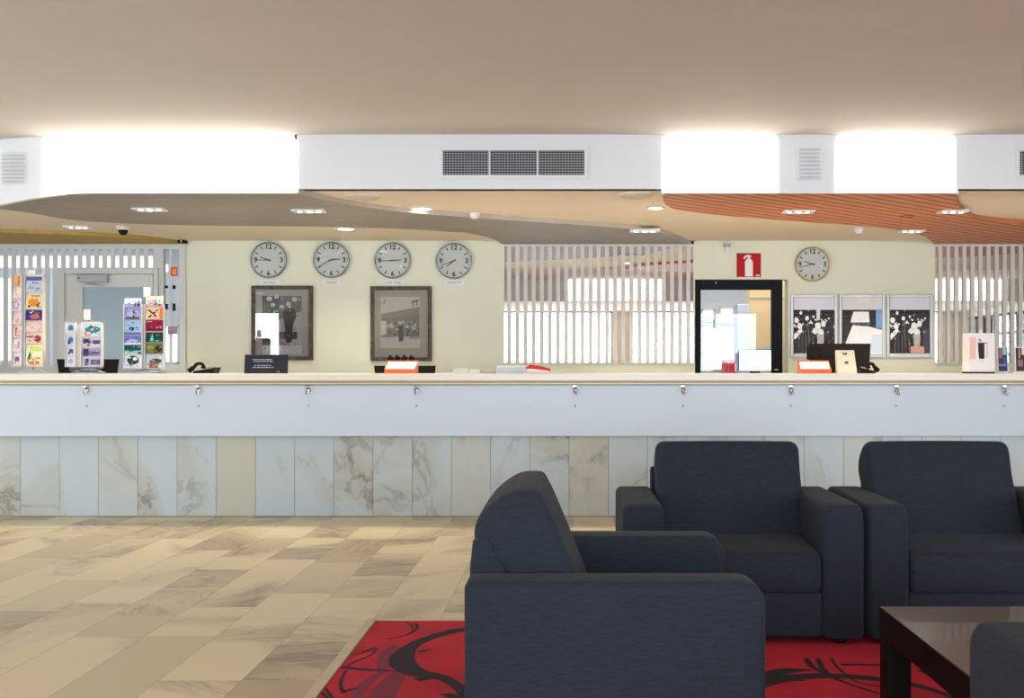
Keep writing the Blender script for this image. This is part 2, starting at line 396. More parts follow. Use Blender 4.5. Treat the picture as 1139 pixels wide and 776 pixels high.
# rooms behind: far wall with openings to daylight
DW = 15.0
def wall_with_holes(name, x0, x1, z0, z1, y, holes, m, label):
    """holes: x0,x1,z0,z1 non overlapping in x bands"""
    mb = MB(); xs = sorted({x0, x1} | {h[0] for h in holes} | {h[1] for h in holes})
    for a, b in zip(xs[:-1], xs[1:]):
        hs = sorted([(h[2], h[3]) for h in holes if h[0] <= a+1e-6 and h[1] >= b-1e-6]); z = z0
        for (p, q) in hs:
            if p > z+1e-4: mb.box(a, b, y, y+.1, z, p, m)
            z = q
        if z < z1: mb.box(a, b, y, y+.1, z, z1, m)
    return struct(mb.build(name), label, 'wall')
def H4(px0, py0, px1, py1, d=DW): return (X(px0, d), X(px1, d), Z(py1, d), Z(py0, d))
M_bl = mat('backroom_wall', srgb(176, 186, 200), .8)
holes = [H4(-60, 283, 172, 299), H4(-60, 308, 14, 402), H4(181, 292, 189, 304), H4(181, 362, 199, 404),
         H4(780, 344, 795, 358), H4(800.5, 342, 817, 360), H4(780, 364, 817, 412)]
# split overlapping x-bands cleanly
wall_with_holes('wall_backroom', -9.3, 5.0, 0, 2.95, DW, holes, M_bl, 'far blue grey wall of the rooms behind reception')
mb = MB(); mb.box(X(206.5, DB)+.15, X(206.5, DB)+.25, DB+.2, DW, 0, 2.95, M_bl); mb.box(X(760, DB)-.3, X(760, DB)-.2, DB+.2, DW, 0, 2.95, M_bl); mb.box(4.2, 4.3, DB+.2, DW, 0, 2.95, M_bl)
struct(mb.build('wall_partition'), 'partition walls between the rooms behind reception', 'wall')
for k, h in enumerate(holes):
    mb = MB(); f = .02
    mb.box(h[0], h[0]+f, DW-.01, DW+.03, h[2], h[3], M_greyframe).box(h[1]-f, h[1], DW-.01, DW+.03, h[2], h[3], M_greyframe)
    mb.box(h[0], h[1], DW-.01, DW+.03, h[2], h[2]+f, M_greyframe).box(h[0], h[1], DW-.01, DW+.03, h[3]-f, h[3], M_greyframe)
    o = mb.build('window_%d' % (k+6)); struct(o, 'small bright window in the room behind reception', 'window')
    MB().box(h[0]+f, h[1]-f, DW+.008, DW+.012, h[2]+f, h[3]-f, M_glass).build('pane', o)
area('backroom_lamp', (-6.5, 13.5, 2.9), (0, 0, 0), 3, 1.5, 60, (0.95, .97, 1))
area('office_lamp', (2.2, 13.4, 2.9), (0, 0, 0), 1.6, 1.5, 45, NEU)

# left slatted partition with door -------------------------------------------------
d = DB-.02
t = thing('slatted_screen', (X(60, d), d, 0), 'pale grey slatted partition around the glazed door at far left', 'partition')
mb = MB(); L_ = -9.1
mb.box(L_, X(206.5, d), d, d+.08, Z(277, d), Z(271.3, d), M_greyframe)             # head rail
mb.box(X(199, d), X(206.5, d), d, d+.08, 0, Z(277, d), M_greyframe, .004)            # right post
mb.box(X(170.5, d), X(181.5, d), d, d+.08, 0, Z(277, d), M_greyframe)
mb.box(X(181.5, d), X(199, d), d, d+.08, 0, Z(405, d), M_greyframe)
mb.box(L_, X(63.5, d), d, d+.08, 0, Z(405, d), M_greyframe)
mb.build('frame', t)
mb = MB()
for k in range(-36, 19):
    c = 10.1+9.2*k+4.6
    if c > 171: continue
    zb = Z(298.5, d) if c > 63 else Z(405, d)
    mb.box(X(c-2.5, d), X(c+2.5, d), d+.01, d+.022, zb, Z(276.5, d), M_greyframe)
mb.box(X(187.7, d), X(191, d), d+.01, d+.022, Z(405, d), Z(276.5, d), M_greyframe)
mb.build('slats', t)
mb = MB(); mb.box(L_, X(199, d), d+.072, d+.076, Z(405, d), Z(276.5, d), M_glass); mb.build('glass_pane', t)
# stickers on the right slats
mb = MB(); mb.box(X(190, d), X(197.5, d), d-.006, d+.0, Z(307, d), Z(297, d), pm(232, 100, 50)); mb.box(X(192.5, d), X(193.5, d), d-.008, d-.006, Z(305, d), Z(299, d), pm(250, 200, 160)); mb.box(X(193.8, d), X(196, d), d-.008, d-.006, Z(305, d), Z(304, d), pm(250, 200, 160)); mb.box(X(195, d), X(196, d), d-.008, d-.006, Z(304, d), Z(299, d), pm(250, 200, 160))
tag(mb.build('sticker', org=W(193, 307, d)), 'square orange sticker high on the right end of the slatted partition', 'sticker')
mb = MB(); mb.box(X(187, d), X(197, d), d-.006, d, Z(371.5, d), Z(363, d), pm(150, 130, 160)); mb.box(X(188, d), X(196, d), d-.007, d-.006, Z(367, d), Z(364.5, d), pm(190, 140, 150))
tag(mb.build('sticker', org=W(192, 371, d)), 'mauve sticker halfway down the right end of the slatted partition', 'sticker')
for yy, lb in ((319, 'upper'), (341, 'lower')):
    t_ = thing('lock_fitting', W(190, yy+5, d), lb+' pair of dark lock plates at the right end of the slatted partition', 'lock'); e1 = 3 if yy > 330 else 1.5
    MB().box(X(183.5, d), X(186.5, d), d-.01, d+.01, Z(yy+e1, d), Z(yy-e1, d), M_black).build('plate', t_)
    MB().box(X(192.5, d), X(195, d), d-.01, d+.01, Z(yy+e1*1.5, d), Z(yy-e1*1.2, d), M_black).build('plate', t_)
# the glazed door
dr = MB(); 
def frame_rect(mb, px0, py0, px1, py1, wl, wt, wr, wb, d0, d1, m, bev=0):
    mb.box(X(px0, d0), X(px0+wl, d0), d0, d1, Z(py1, d0), Z(py0, d0), m, bev)
    mb.box(X(px1-wr, d0), X(px1, d0), d0, d1, Z(py1, d0), Z(py0, d0), m, bev)
    if wt: mb.box(X(px0+wl, d0), X(px1-wr, d0), d0, d1, Z(py0+wt, d0), Z(py0, d0), m, bev)
    if wb: mb.box(X(px0+wl, d0), X(px1-wr, d0), d0, d1, Z(py1, d0), Z(py1-wb, d0), m, bev)
yfl = CY+H*F/d
frame_rect(dr, 63.5, 298, 175.5, yfl, 8, 6.5, 5, 0, d-.03, d+.08, M_greyframe, .004)
door2 = dr.build('door_1'); struct(door2, 'pale grey door frame in the slatted partition', 'door')
mb = MB(); frame_rect(mb, 72, 305, 170, yfl-1, 20, 14, 3.5, 60, d-.005, d+.05, M_greyframe, .004); leaf = mb.build('door_leaf', door2)
m_fr = mat('frosted_blind_glass', srgb(160, 180, 194), .25)
mb = MB(); mb.box(X(92, d), X(166.5, d), d+.015, d+.03, Z(yfl-60, d), Z(319, d), m_fr)
for k in range(46): mb.box(X(92.5, d), X(166, d), d+.011, d+.015, Z(321+k*2.0+.45, d), Z(321+k*2.0, d), pm(142, 163, 178))
mb.build('blind_glass', leaf)
mb = MB(); mb.box(X(88, d), X(121, d), d-.06, d-.005, Z(314, d), Z(305.8, d), mat('closer_grey', srgb(170, 176, 180), .4), .004)
mb.box(X(118.5, d), X(121.5, d), d-.064, d-.004, Z(314.5, d), Z(305.3, d), M_mull); mb.box(X(89, d), X(92, d), d-.062, d-.06, Z(310, d), Z(309, d), M_black)
mb.tube([W(95, 315, d-.05), W(114, 317.5, d-.09)], .006, M_mull); mb.tube([W(114, 317.5, d-.09), W(101, 314, d-.05)], .005, M_mull)
mb.build('door_closer', leaf)

# black framed office door ----------------------------------------------------------
d = DB+.1
yfl = CY+H*F/d
mb = MB(); frame_rect(mb, 773.5, 310.5, 870.5, yfl, 6, 11.5, 12, 30, d-.03, d+.04, M_slate, .004)
o = mb.build('door_2'); struct(o, 'black framed glazed office door', 'door')
MB().box(X(779, d), X(859, d), d+.003, d+.009, Z(yfl-30, d), Z(321, d), M_glass).build('door_glass', o)
MB().lathe((X(796, d), d-.03, Z(314.5, d)), [(.001, 0), (.012, 0), (.012, .008), (.001, .01)], M_chrome, 'y', 12).build('door_stud', o)
MB().tube([W(861.5, 411, d-.03), W(861.5, 411, d-.08), W(866, 411, d-.08)], .009, M_chrome).build('door_handle', o)
# office contents seen through the door
dd = 13.6
mb = MB(); mb.box(X(834, dd), X(880, dd), dd, dd+.3, 0, 2.6, mat('tan_cabinet', srgb(206, 182, 140), .6), .01); 
for q in (0.7, 1.4, 2.0): mb.box(X(834.5, dd), X(880, dd), dd-.01, dd, q, q+.012, M_mull)
tag(mb.build('cabinet', org=(X(850, dd), dd, 0)), 'tall tan cabinet standing inside the office behind the glass door', 'cabinet')
mb = MB(); mb.box(X(820.5, dd), X(834, dd), dd, dd+.35, 0, Z(338, dd), mat('blue_locker', srgb(170, 182, 206), .5), .008); mb.box(X(823, dd), X(824, dd), dd-.012, dd, 1.0, 1.2, M_mull)
tag(mb.build('locker', org=(X(827, dd), dd, 0)), 'narrow pale blue locker beside the tan cabinet in the office', 'locker')
dk = 13.0
t = thing('desk', (X(820, dk), dk+.2, 0), 'white office desk behind the black framed glass door', 'desk')
MB().box(X(783, dk), X(868, dk), dk-.15, dk+.5, 1.07, 1.10, M_white, .005).build('desk_top', t)
for xx in (X(785, dk), X(864, dk)):
    for yy in (dk-.12, dk+.42): MB().box(xx, xx+.04, yy, yy+.04, 0, 1.07, M_mull).build('leg', t)
t = thing('monitor', (X(840, dk), dk+.1, 1.10), 'lit white computer screen with a blue edge inside the office', 'monitor')
MB().box(X(821, dk), X(860, dk), dk+.0, dk+.03, Z(413, dk), Z(388, dk), mat('blue_bezel', srgb(70, 110, 170), .4), .004).build('bezel', t)
MB().box(X(822.5, dk), X(859, dk), dk-.004, dk, Z(412, dk), Z(389.5, dk), mat('screen_white', (1, 1, 1), .4, emit=1.4)).build('screen', t)
MB().box(X(836, dk), X(846, dk), dk+.03, dk+.14, 1.10, Z(405, dk), M_black).build('stand', t)
mb = MB(); 
for q in range(4): mb.box(X(806+q*3.4, dk), X(809+q*3.4, dk), dk+.05, dk+.28, 1.10, Z(399.5+(q % 2)*1.5, dk), pm(214, 90-q*6, 96), .003)
tag(mb.build('document_box', org=(X(812, dk), dk+.2, 1.1)), 'red ribbed document box on the office desk left of the lit screen', 'box')

# mirrors and white slat screens -----------------------------------------------------
def slat_screen(px0, px1, first, pitch, n, ztop, ybot, where):
    t = thing('mirror', (X((px0+px1)/2, DB), DB-.01, Z(ybot, DB)), 'wall mirror behind the white slats '+where, 'mirror')
    MB().box(X(px0, DB), X(px1, DB), DB-.012, DB-.001, Z(ybot, DB), ztop, M_mirror).build('mirror_glass', t)
    d = DB-.030
    t = thing('slatted_screen', (X((px0+px1)/2, d), d, Z(ybot, d)), 'screen of upright white slats '+where, 'screen')
    mb = MB()
    for k in range(n):
        c = first+pitch*k; mb.box(X(c-2.2, d), X(c+2.2, d), d, d+.008, Z(ybot, d), ztop-.002, M_slat, .001, 1)
    mb.build('slats', t)
    MB().box(X(px0, d), X(px1, d), d+.008, d+.017, Z(ybot, d), Z(ybot-1.2, d), M_slat).build('bottom_rail', t)
    MB().box(X(px0, d), X(px1, d), d+.008, d+.017, ztop-.025, ztop-.002, M_slat).build('top_rail', t)
slat_screen(561, 771, 566.4, 9.06, 23, 2.465, 404, 'between the framed pictures and the black office door')
slat_screen(1040, 1250, 1046.1, 8.95, 23, 2.465, 404, 'at the far right of the reception wall')

# ================================================================ CEILING PANELS AND FITTINGS
def plan(px, py, z=2.47):
    d = (z-H)*F/(CY-py); return Vector((X(px, d), d, z))
def wavy(name, pts, m, z0=2.464, z1=2.5, edge=None):
    mb = MB(); pts = [Vector((p.x, p.y, z0)) for p in pts]; mb.prism(pts, (0, 0, z1-z0), m)
    mb.bm.normal_update(); i_e = mb.mi(edge or m)
    for f in mb.bm.faces:
        if abs(f.normal.z) < .5: f.material_index = i_e
    return mb
fr = [(-25, 229.5), (10, 222), (45, 217), (90, 214.5), (150, 213.5), (240, 213.2), (329, 213.4)]
fr2 = [(330, 214), (371, 223.5), (432, 233), (500, 239.3), (579, 245), (669, 251), (729, 257), (752, 264), (770.5, 272)]
bk = [(560, 271.8), (546.6, 264.3), (520, 258.4), (500, 257), (437, 253.3), (332, 251), (209, 249.7), (123, 246.8), (74, 243), (24.6, 234.5), (-25, 230)]
pts = smooth_path([plan(*p) for p in fr])+smooth_path([plan(*p) for p in fr2])+smooth_path([plan(*p) for p in bk])[:-1]
for p in pts: p.y = min(p.y, DB-.004)
pts_ = [p for i, p in enumerate(pts) if i == 0 or (p-pts[i-1]).length > .002]
for p in pts_:
    pxx = CX+p.x*F/p.y; p.y = max(p.y, fascia_d(pxx)+.004)
g = wavy('x', pts_, M_greywood, edge=mat('pale_panel_edge', srgb(190, 184, 176), .6)).build('ceiling_panel', org=plan(330, 240)); tag(g, 'grey wavy wooden panel hung under the lower ceiling on the left', 'ceiling panel')
fr = [(737.5, 221), (738, 217), (741, 214.6), (760, 213.6), (900, 213.3), (1000, 213.3), (1064, 213.3)]
fr2 = [(1065, 214), (1064.7, 224.5), (1075, 237), (1092, 243.5), (1139, 248), (1200, 254), (1250, 264), (1270, 272)]
bk = [(1040, 271.8), (1029, 262.4), (1007, 256.7), (969, 251.3), (874, 244.4), (800, 238.4), (757, 233), (743, 228.5), (738, 223.5)]
pts = smooth_path([plan(*p) for p in fr])+smooth_path([plan(*p) for p in fr2])+smooth_path([plan(*p) for p in bk])
for p in pts: p.y = min(p.y, DB-.004)
pts_ = [p for i, p in enumerate(pts) if i == 0 or (p-pts[i-1]).length > .002]
for p in pts_: p.y = max(p.y, DF+.004)
g = wavy('x', pts_, M_wood, edge=mat('orange_panel_edge', srgb(196, 124, 86), .6)).build('ceiling_panel', org=plan(950, 235)); tag(g, 'orange slatted wooden wavy panel hung under the lower ceiling on the right', 'ceiling panel')
# olive panel
fr = [(-200, 257), (-100, 257), (0, 258), (74, 260), (129, 263), (166, 266), (199, 270.3)]
pts = smooth_path([plan(*p) for p in fr]); pts = [Vector((-9.1, pts[0].y, 2.47))]+pts+[Vector((X(206, DB), DB-.03, 2.47)), Vector((-9.1, DB-.03, 2.47))]
g = wavy('x', pts, M_olive).build('ceiling_panel', org=(-6, 11.5, 2.47)); tag(g, 'olive yellow curved ceiling panel above the far left partition', 'ceiling panel')

# luminous fascia panels
def lightbox(px0, py0, px1, py1, label, grp='glowing fascia panels on the bulkhead', curved=False, name='light_panel'):
    t = thing(name, W((px0+px1)/2, py1, DF), label, 'light', grp)
    r = 8; n = 6; loop = []
    for (cx, cy, a0) in ((px1-r, py0+r, -90), (px1-r, py1-1, 0), (px0+r, py1-1, 90), (px0+r, py0+r, 180)):
        if cy == py1-1: loop.append((px1 if cx > (px0+px1)/2 else px0, py1)); continue
        for q in range(n+1):
            a = math.radians(a0+90*q/n); loop.append((cx+r*math.cos(a), cy+r*math.sin(a)))
    d1 = DF-.006
    MB().prism([W(p, q, d1) for p, q in loop], (0, .006, 0), M_lightbox).build('diffuser', t)
    return t
# left one follows the bulkhead curve
t = thing('light_panel', W(190, 215, DF), 'longest glowing white fascia panel, above the grey wavy panel', 'light', 'glowing fascia panels on the bulkhead')
mb = MB(); n = 44
loops = []
for i in range(n+1):
    px = 46+i*(331-46)/n; tt = max(0, (110-px)/110.0); d_ = DF+.18*min(tt, 1.6)**1.5-.008
    e = min((px-46)/18, (331-px)/14, 1); e = max(e, 0); rr = 7*(1-math.sqrt(max(0, 1-(1-e)**2)))
    yb = 213.5
    if px < 100: yb = 213.5+13*((100-px)/100)**1.6
    yt = 150+rr
    loops.append([(X(px, d_), d_, Z(yb, d_)), (X(px, d_), d_+.007, Z(yb, d_)), (X(px, d_), d_+.007, Z(yt, d_)), (X(px, d_), d_, Z(yt, d_))])
mb.loft(loops, M_lightbox, smooth=False); mb.build('diffuser', t)
lightbox(736.5, 150, 866, 213.6, 'glowing white fascia panel at the left end of the orange slatted panel')
lightbox(929, 150, 1063, 213.6, 'glowing white fascia panel above the right part of the orange slatted panel')
# lobby side light panels (seen only in mirrors)
for (a, b, lb) in ((-.05, 1.75, 'lobby side bulkhead light mirrored behind the middle slatted screen'), (6.9, 8.4, 'lobby side bulkhead light mirrored behind the right slatted screen')):
    t = thing('light_panel', ((a+b)/2, 1.71, 2.47), 'glowing white '+lb, 'light', 'glowing panels on the lobby side bulkhead')
    MB().box(a, b, 1.702, 1.71, 2.48, 2.88, M_lightbox, .002).build('diffuser', t)

# louvred fixtures
def louvre(px0, py0, px1, py1, label):
    d1 = DF-.002 if px0 > 200 else DF+.13
    t = thing('louvre_vent', W((px0+px1)/2, py1, d1), label, 'vent', 'small louvres on the bulkhead')
    MB().box(X(px0, d1), X(px1, d1), d1-.02, d1, Z(py1, d1), Z(py0, d1), M_white, .004).build('back_plate', t)
    mb = MB(); n = 8
    for k in range(n):
        z = Z(py0+3+k*(py1-py0-6)/(n-1), d1); xx0, xx1 = X(px0+2, d1), X(px1-2, d1)
        mb.prism([(xx0, d1-.02, z), (xx0, d1-.045, z-.006), (xx0, d1-.045, z-.01), (xx0, d1-.02, z-.005)], (xx1-xx0, 0, 0), mat('louvre_grey', srgb(190, 186, 180), .5))
    mb.build('fins', t)
louvre(886, 163, 913, 200, 'small white finned louvre between the two right fascia panels')
louvre(3, 170, 31, 205, 'small white finned louvre at the far left of the bulkhead')

# air grilles
def grille(px0, py0, px1, py1, secs, label):
    t = thing('air_grille', W((px0+px1)/2, py1, DF), label, 'air vent', 'ventilation grilles in the bulkhead')
    mb = MB(); frame_rect(mb, px0-2.5, py0-2.5, px1+2.5, py1+2.5, 4, 4, 4, 4, DF-.015, DF, M_white, .002)
    MBd = MB().box(X(px0, DF), X(px1, DF), DF-.004, DF-.002, Z(py1, DF), Z(py0, DF), mat('duct_dark', srgb(26, 30, 42), .8)); MBd.build('duct', t)
    wsec = (px1-px0)/secs
    for k in range(1, secs): mb.box(X(px0+k*wsec-.8, DF), X(px0+k*wsec+.8, DF), DF-.014, DF-.004, Z(py1, DF), Z(py0, DF), M_white)
    mb.build('frame', t)
    mb = MB(); mg = mat('grille_bar', srgb(170, 172, 178), .5)
    for k in range(1, 11):
        z = Z(py0+(py1-py0)*k/11, DF); mb.box(X(px0, DF), X(px1, DF), DF-.011, DF-.004, z-.0022, z+.0022, mg)
    nv = int((px1-px0)/3.2)
    for k in range(1, nv):
        xx = X(px0+(px1-px0)*k/nv, DF); mb.box(xx-.0018, xx+.0018, DF-.009, DF-.004, Z(py1, DF), Z(py0, DF), mg)
    mb.build('grid', t)
grille(491, 165.5, 651.5, 196, 3, 'wide white framed air grille with a dark grid in the middle of the bulkhead')
grille(1133, 166, 1290, 196, 3, 'white framed air grille cut off by the right edge of the photo')

# ceiling fittings
def downlight(px, py, wpx, label, z=2.5, kind='round'):
    p = plan(px, py, z); s_ = F/p.y; r = wpx/s_/2
    t = thing('downlight', p, label, 'light', 'round downlights in the lower ceiling')
    MB().lathe((p.x, p.y, z), [(r*.72, -.001), (r*.75, -.012), (r, -.008), (r, .0)], M_white, seg=28, cap=False).build('trim_ring', t)
    MB().lathe((p.x, p.y, z), [(.001, -.009), (r*.7, -.009), (r*.7, -.002)], M_lamp, seg=28).build('lens', t)
    l = bpy.data.lights.new('downlight_lamp', 'SPOT'); l.energy = 55; l.color = WARM; l.spot_size = 2.3; l.spot_blend = .8; l.shadow_soft_size = .08
    lo = bpy.data.objects.new('downlight_lamp', l); lo.location = (0, 0, -.03); lo.parent = t; C.objects.link(lo)
downlight(469.5, 231.5, 27, 'round white downlight in front of the wavy grey panel, over the third clock')
downlight(384.5, 253.8, 26, 'round white downlight close above the second clock')
downlight(729, 230.5, 22, 'round white downlight just left of the orange panel tip')
def speaker(px, py, wpx, label):
    p = plan(px, py, 2.5); r = wpx*p.y/F/2
    t = thing('ceiling_speaker', p, label, 'ceiling disc', 'flat discs in the lower ceiling')
    MB().lathe((p.x, p.y, 2.5), [(.001, -.03), (r*.5, -.03), (r*.85, -.022), (r, -.008), (r, 0)], mat('disc_beige', srgb(200, 190, 172), .6)).build('cover', t)
    MB().lathe((p.x, p.y, 2.5), [(r*1.0, -.001), (r*1.0, -.006), (r*1.08, -.004), (r*1.08, 0)], M_white, cap=False).build('rim', t)
speaker(404, 218.5, 36, 'flat beige ceiling disc left of the air grille')
speaker(708, 216.3, 37, 'flat beige ceiling disc between the grey and orange panels')
def cluster(px, py, wpx, label, z=2.47, dark=.5):
    p = plan(px, py, z); w_ = wpx*p.y/F/2
    t = thing('spotlight', p, label, 'light', 'recessed rectangular spotlights in the ceiling panels')
    mb = MB(); y0, y1 = p.y-.08, p.y+.08
    mb.box(p.x-w_, p.x+w_, y0, y0+.015, z-.018, z, M_white, .003).box(p.x-w_, p.x+w_, y1-.015, y1, z-.018, z, M_white, .003)
    mb.box(p.x-w_, p.x-w_+.015, y0+.015, y1-.015, z-.018, z, M_white).box(p.x+w_-.015, p.x+w_, y0+.015, y1-.015, z-.018, z, M_white)
    mb.build('frame', t)
    MB().box(p.x-w_+.015, p.x+w_-.015, y0+.015, y1-.015, z-.004, z, M_slate).build('recess', t)
    for k in (-1, 0, 1):
        MB().lathe((p.x+k*w_*.6, p.y, z), [(.001, -.022), (w_*.13, -.022), (w_*.17, -.016), (w_*.17, -.003)], M_lamp if k == 0 else mat('spot_glass', (.9, .92, .95), .2, emit=.8), seg=16).build('lamp', t)
    l = bpy.data.lights.new('spot_lamp', 'SPOT'); l.energy = 60; l.color = WARM; l.spot_size = 2.3; l.spot_blend = .8; l.shadow_soft_size = .08
    lo = bpy.data.objects.new('spot_lamp', l); lo.location = (0, 0, -.06); lo.parent = t; C.objects.link(lo)
cluster(166.5, 231.5, 34, 'rectangular spotlight cluster in the left part of the grey wavy panel')
cluster(344, 233.3, 36, 'rectangular spotlight cluster in the middle of the grey wavy panel')
cluster(717, 255.5, 33, 'rectangular spotlight cluster at the right edge of the grey wavy panel')
cluster(888, 234, 34, 'rectangular spotlight cluster in the left part of the orange panel')
cluster(1060, 234, 30, 'rectangular spotlight cluster at the notch of the orange panel')
cluster(1014, 256, 26, 'rectangular spotlight cluster at the lower edge of the orange panel near the right screen')
cluster(87, 251.5, 27, 'rectangular spotlight cluster in the pale ceiling left of the dome camera', 2.5)
# small fittings
def sprinkler(px, py, label, z=2.5):
    p = plan(px, py, z); t = thing('smoke_detector', p, label, 'smoke detector', 'small ceiling sensors')
    MB().lathe((p.x, p.y, z), [(.001, -.055), (.03, -.05), (.042, -.03), (.045, -.01), (.05, 0)], M_white, seg=20).build('housing', t)
    MB().lathe((p.x, p.y, z), [(.001, -.06), (.012, -.06), (.012, -.053)], M_mull, seg=12).build('sensor', t)
sprinkler(528, 236.5, 'small white smoke detector in front of the grey panel right of centre', 2.5)
sprinkler(955, 253.5, 'small white smoke detector behind the orange panel, right of the right clock')
p = plan(137, 251.5, 2.5)
t = thing('security_camera', p, 'white dome security camera with black glass bubble on the left ceiling', 'security camera')
MB().lathe((p.x, p.y, 2.5), [(.001, -.035), (.055, -.035), (.062, -.02), (.065, 0)], M_white, seg=24).build('housing', t)
MB().lathe((p.x, p.y, 2.465), [(.001, -.05), (.022, -.045), (.038, -.028), (.046, -.002)], M_black, seg=24).build('bubble', t)
p = plan(1009, 239.5, 2.47)
tag(MB().lathe((p.x, p.y, 2.47), [(.001, -.004), (.05, -.004), (.055, -.012), (.062, -.01), (.065, 0)], mat('dark_orange', srgb(110, 52, 30), .5), seg=24).build('sprinkler', org=p), 'small dark round fitting flush in the orange panel', 'ceiling fitting')
d = DB
for (px, py, lb) in ((808, 273, 'small wall sensor with dark top above the black office door'),):
    t = thing('motion_sensor', W(px, py+6, d), lb, 'sensor')
    MB().box(X(px-2, d), X(px+2.2, d), d-.05, d, Z(py+8, d), Z(py+1, d), M_white, .006).build('housing', t)
    MB().box(X(px-4, d), X(px+4, d), d-.09, d, Z(py+1, d), Z(py-1.2, d), M_mull, .004).build('mount', t)
t = thing('motion_sensor', W(205, 270, d-.03), 'tiny black sensor at the top right corner of the far left partition', 'sensor')
MB().box(X(201, d), X(209, d), d-.1, d, Z(271, d), Z(267.5, d), M_black, .006).build('housing', t)
MB().lathe((X(205, d), d-.1, Z(269.3, d)), [(.001, .012), (.01, .01), (.013, 0)], M_mull, 'y', 12).build('lens', t)

# ================================================================ RECEPTION COUNTER
DC = 9.18; DT = 8.98
t = thing('reception_counter', (0, DC, 0), 'long reception counter with marble slab base and white front panel', 'counter')
mb = MB(); lay = mb.bm.loops.layers.color.new('seed')
x = X(22.5, DC)-.3115*14; k = 0
while x < 9:
    sd = (random.random(), random.random(), random.random(), 1)
    f0 = len(mb.bm.faces)
    mb.box(x+.0015, x+.3100, DC, DC+.03, .004, .66, M_clad); mb.bm.faces.ensure_lookup_table()
    for f in mb.bm.faces[f0:]:
        for l in f.loops: l[lay] = sd
    x += .3115
mb.box(-8.9, 9, DC+.006, DC+.4, 0, .66, mat('plinth_joint', srgb(80, 78, 74), .8))
mb.build('marble_base', t)
MB().box(-8.9, 9, 9.0, 9.55, .648, 1.047, M_panel, .003).build('front_panel', t)
MB().box(-8.9, 9, DT, 9.7, 1.078, 1.135, M_cream, .006).build('counter_top', t)
mb = MB().box(-8.9, 9, DT-.004, 9.5, 1.062, 1.078, M_metal, .003); mb.box(-8.9, 9, DT+.004, 9.5, 1.052, 1.062, M_cream); mb.box(-8.9, 9, DT-.001, 9.5, 1.045, 1.052, mat('dark_trim', srgb(90, 78, 66), .4))
mb.build('edge_trim', t)
# bag hooks
proto = None
def hook(px, i):
    global proto
    loc = Vector((X(px, DT), 8.998, 1.0))
    if proto is None:
        t = thing('bag_hook', loc, '', 'hook', 'chrome bag hooks under the counter edge')
        x, y = loc.x, 8.998
        MB().box(x-.016, x+.012, y-.028, y-.001, 1.034, 1.042, M_chrome, .001).lathe((x+.004, y, 1.005), [(.001, .012), (.015, .010), (.021, .005), (.022, 0)], M_chrome, 'y', 20).build('back_plate', t)
        pts = smooth_path([(x-.008, y-.02, 1.036), (x-.008, y-.024, 1.01), (x-.004, y-.034, .985), (x+.008, y-.05, .972), (x+.02, y-.055, .985), (x+.024, y-.056, 1.0)])
        MB().tube(pts, .0055, M_chrome).build('hook_arm', t)
        MB().lathe((x+.002, y, .885), [(.001, .01), (.008, .009), (.010, 0)], M_chrome, 'y', 12).build('screw', t)
        proto = t
    else: t = copy_tree(proto, loc)
    return t
HK = ['leftmost of the chrome bag hooks, below the postcard racks', 'second chrome bag hook from the left, below the telephone', 'chrome bag hook below the right edge of the black notice sign', 'chrome bag hook below the left orange leaflet box',
      'chrome bag hook below the middle slatted screen', 'chrome bag hook just left of the office door, above the armchair gap', 'chrome bag hook below the right orange leaflet box', 'chrome bag hook below the third framed poster, above the right armchair', 'rightmost of the chrome bag hooks, under the white display box']
for i, px in enumerate((95, 219.5, 341.5, 462.5, 639.5, 759.5, 879.5, 997, 1117)):
    hook(px, i)['label'] = HK[i]

# work desk behind the counter that carries the monitors
t = thing('work_desk', (0, 10.1, 0), 'staff work desk hidden behind the reception counter', 'desk')
MB().box(-8, 8, 9.75, 10.5, .72, .75, M_cream, .004).build('desk_top', t)
for q in (-7.9, -4, 0, 4, 7.9): MB().box(q-.03, q+.03, 9.8, 10.45, 0, .72, M_greyframe).build('leg', t)

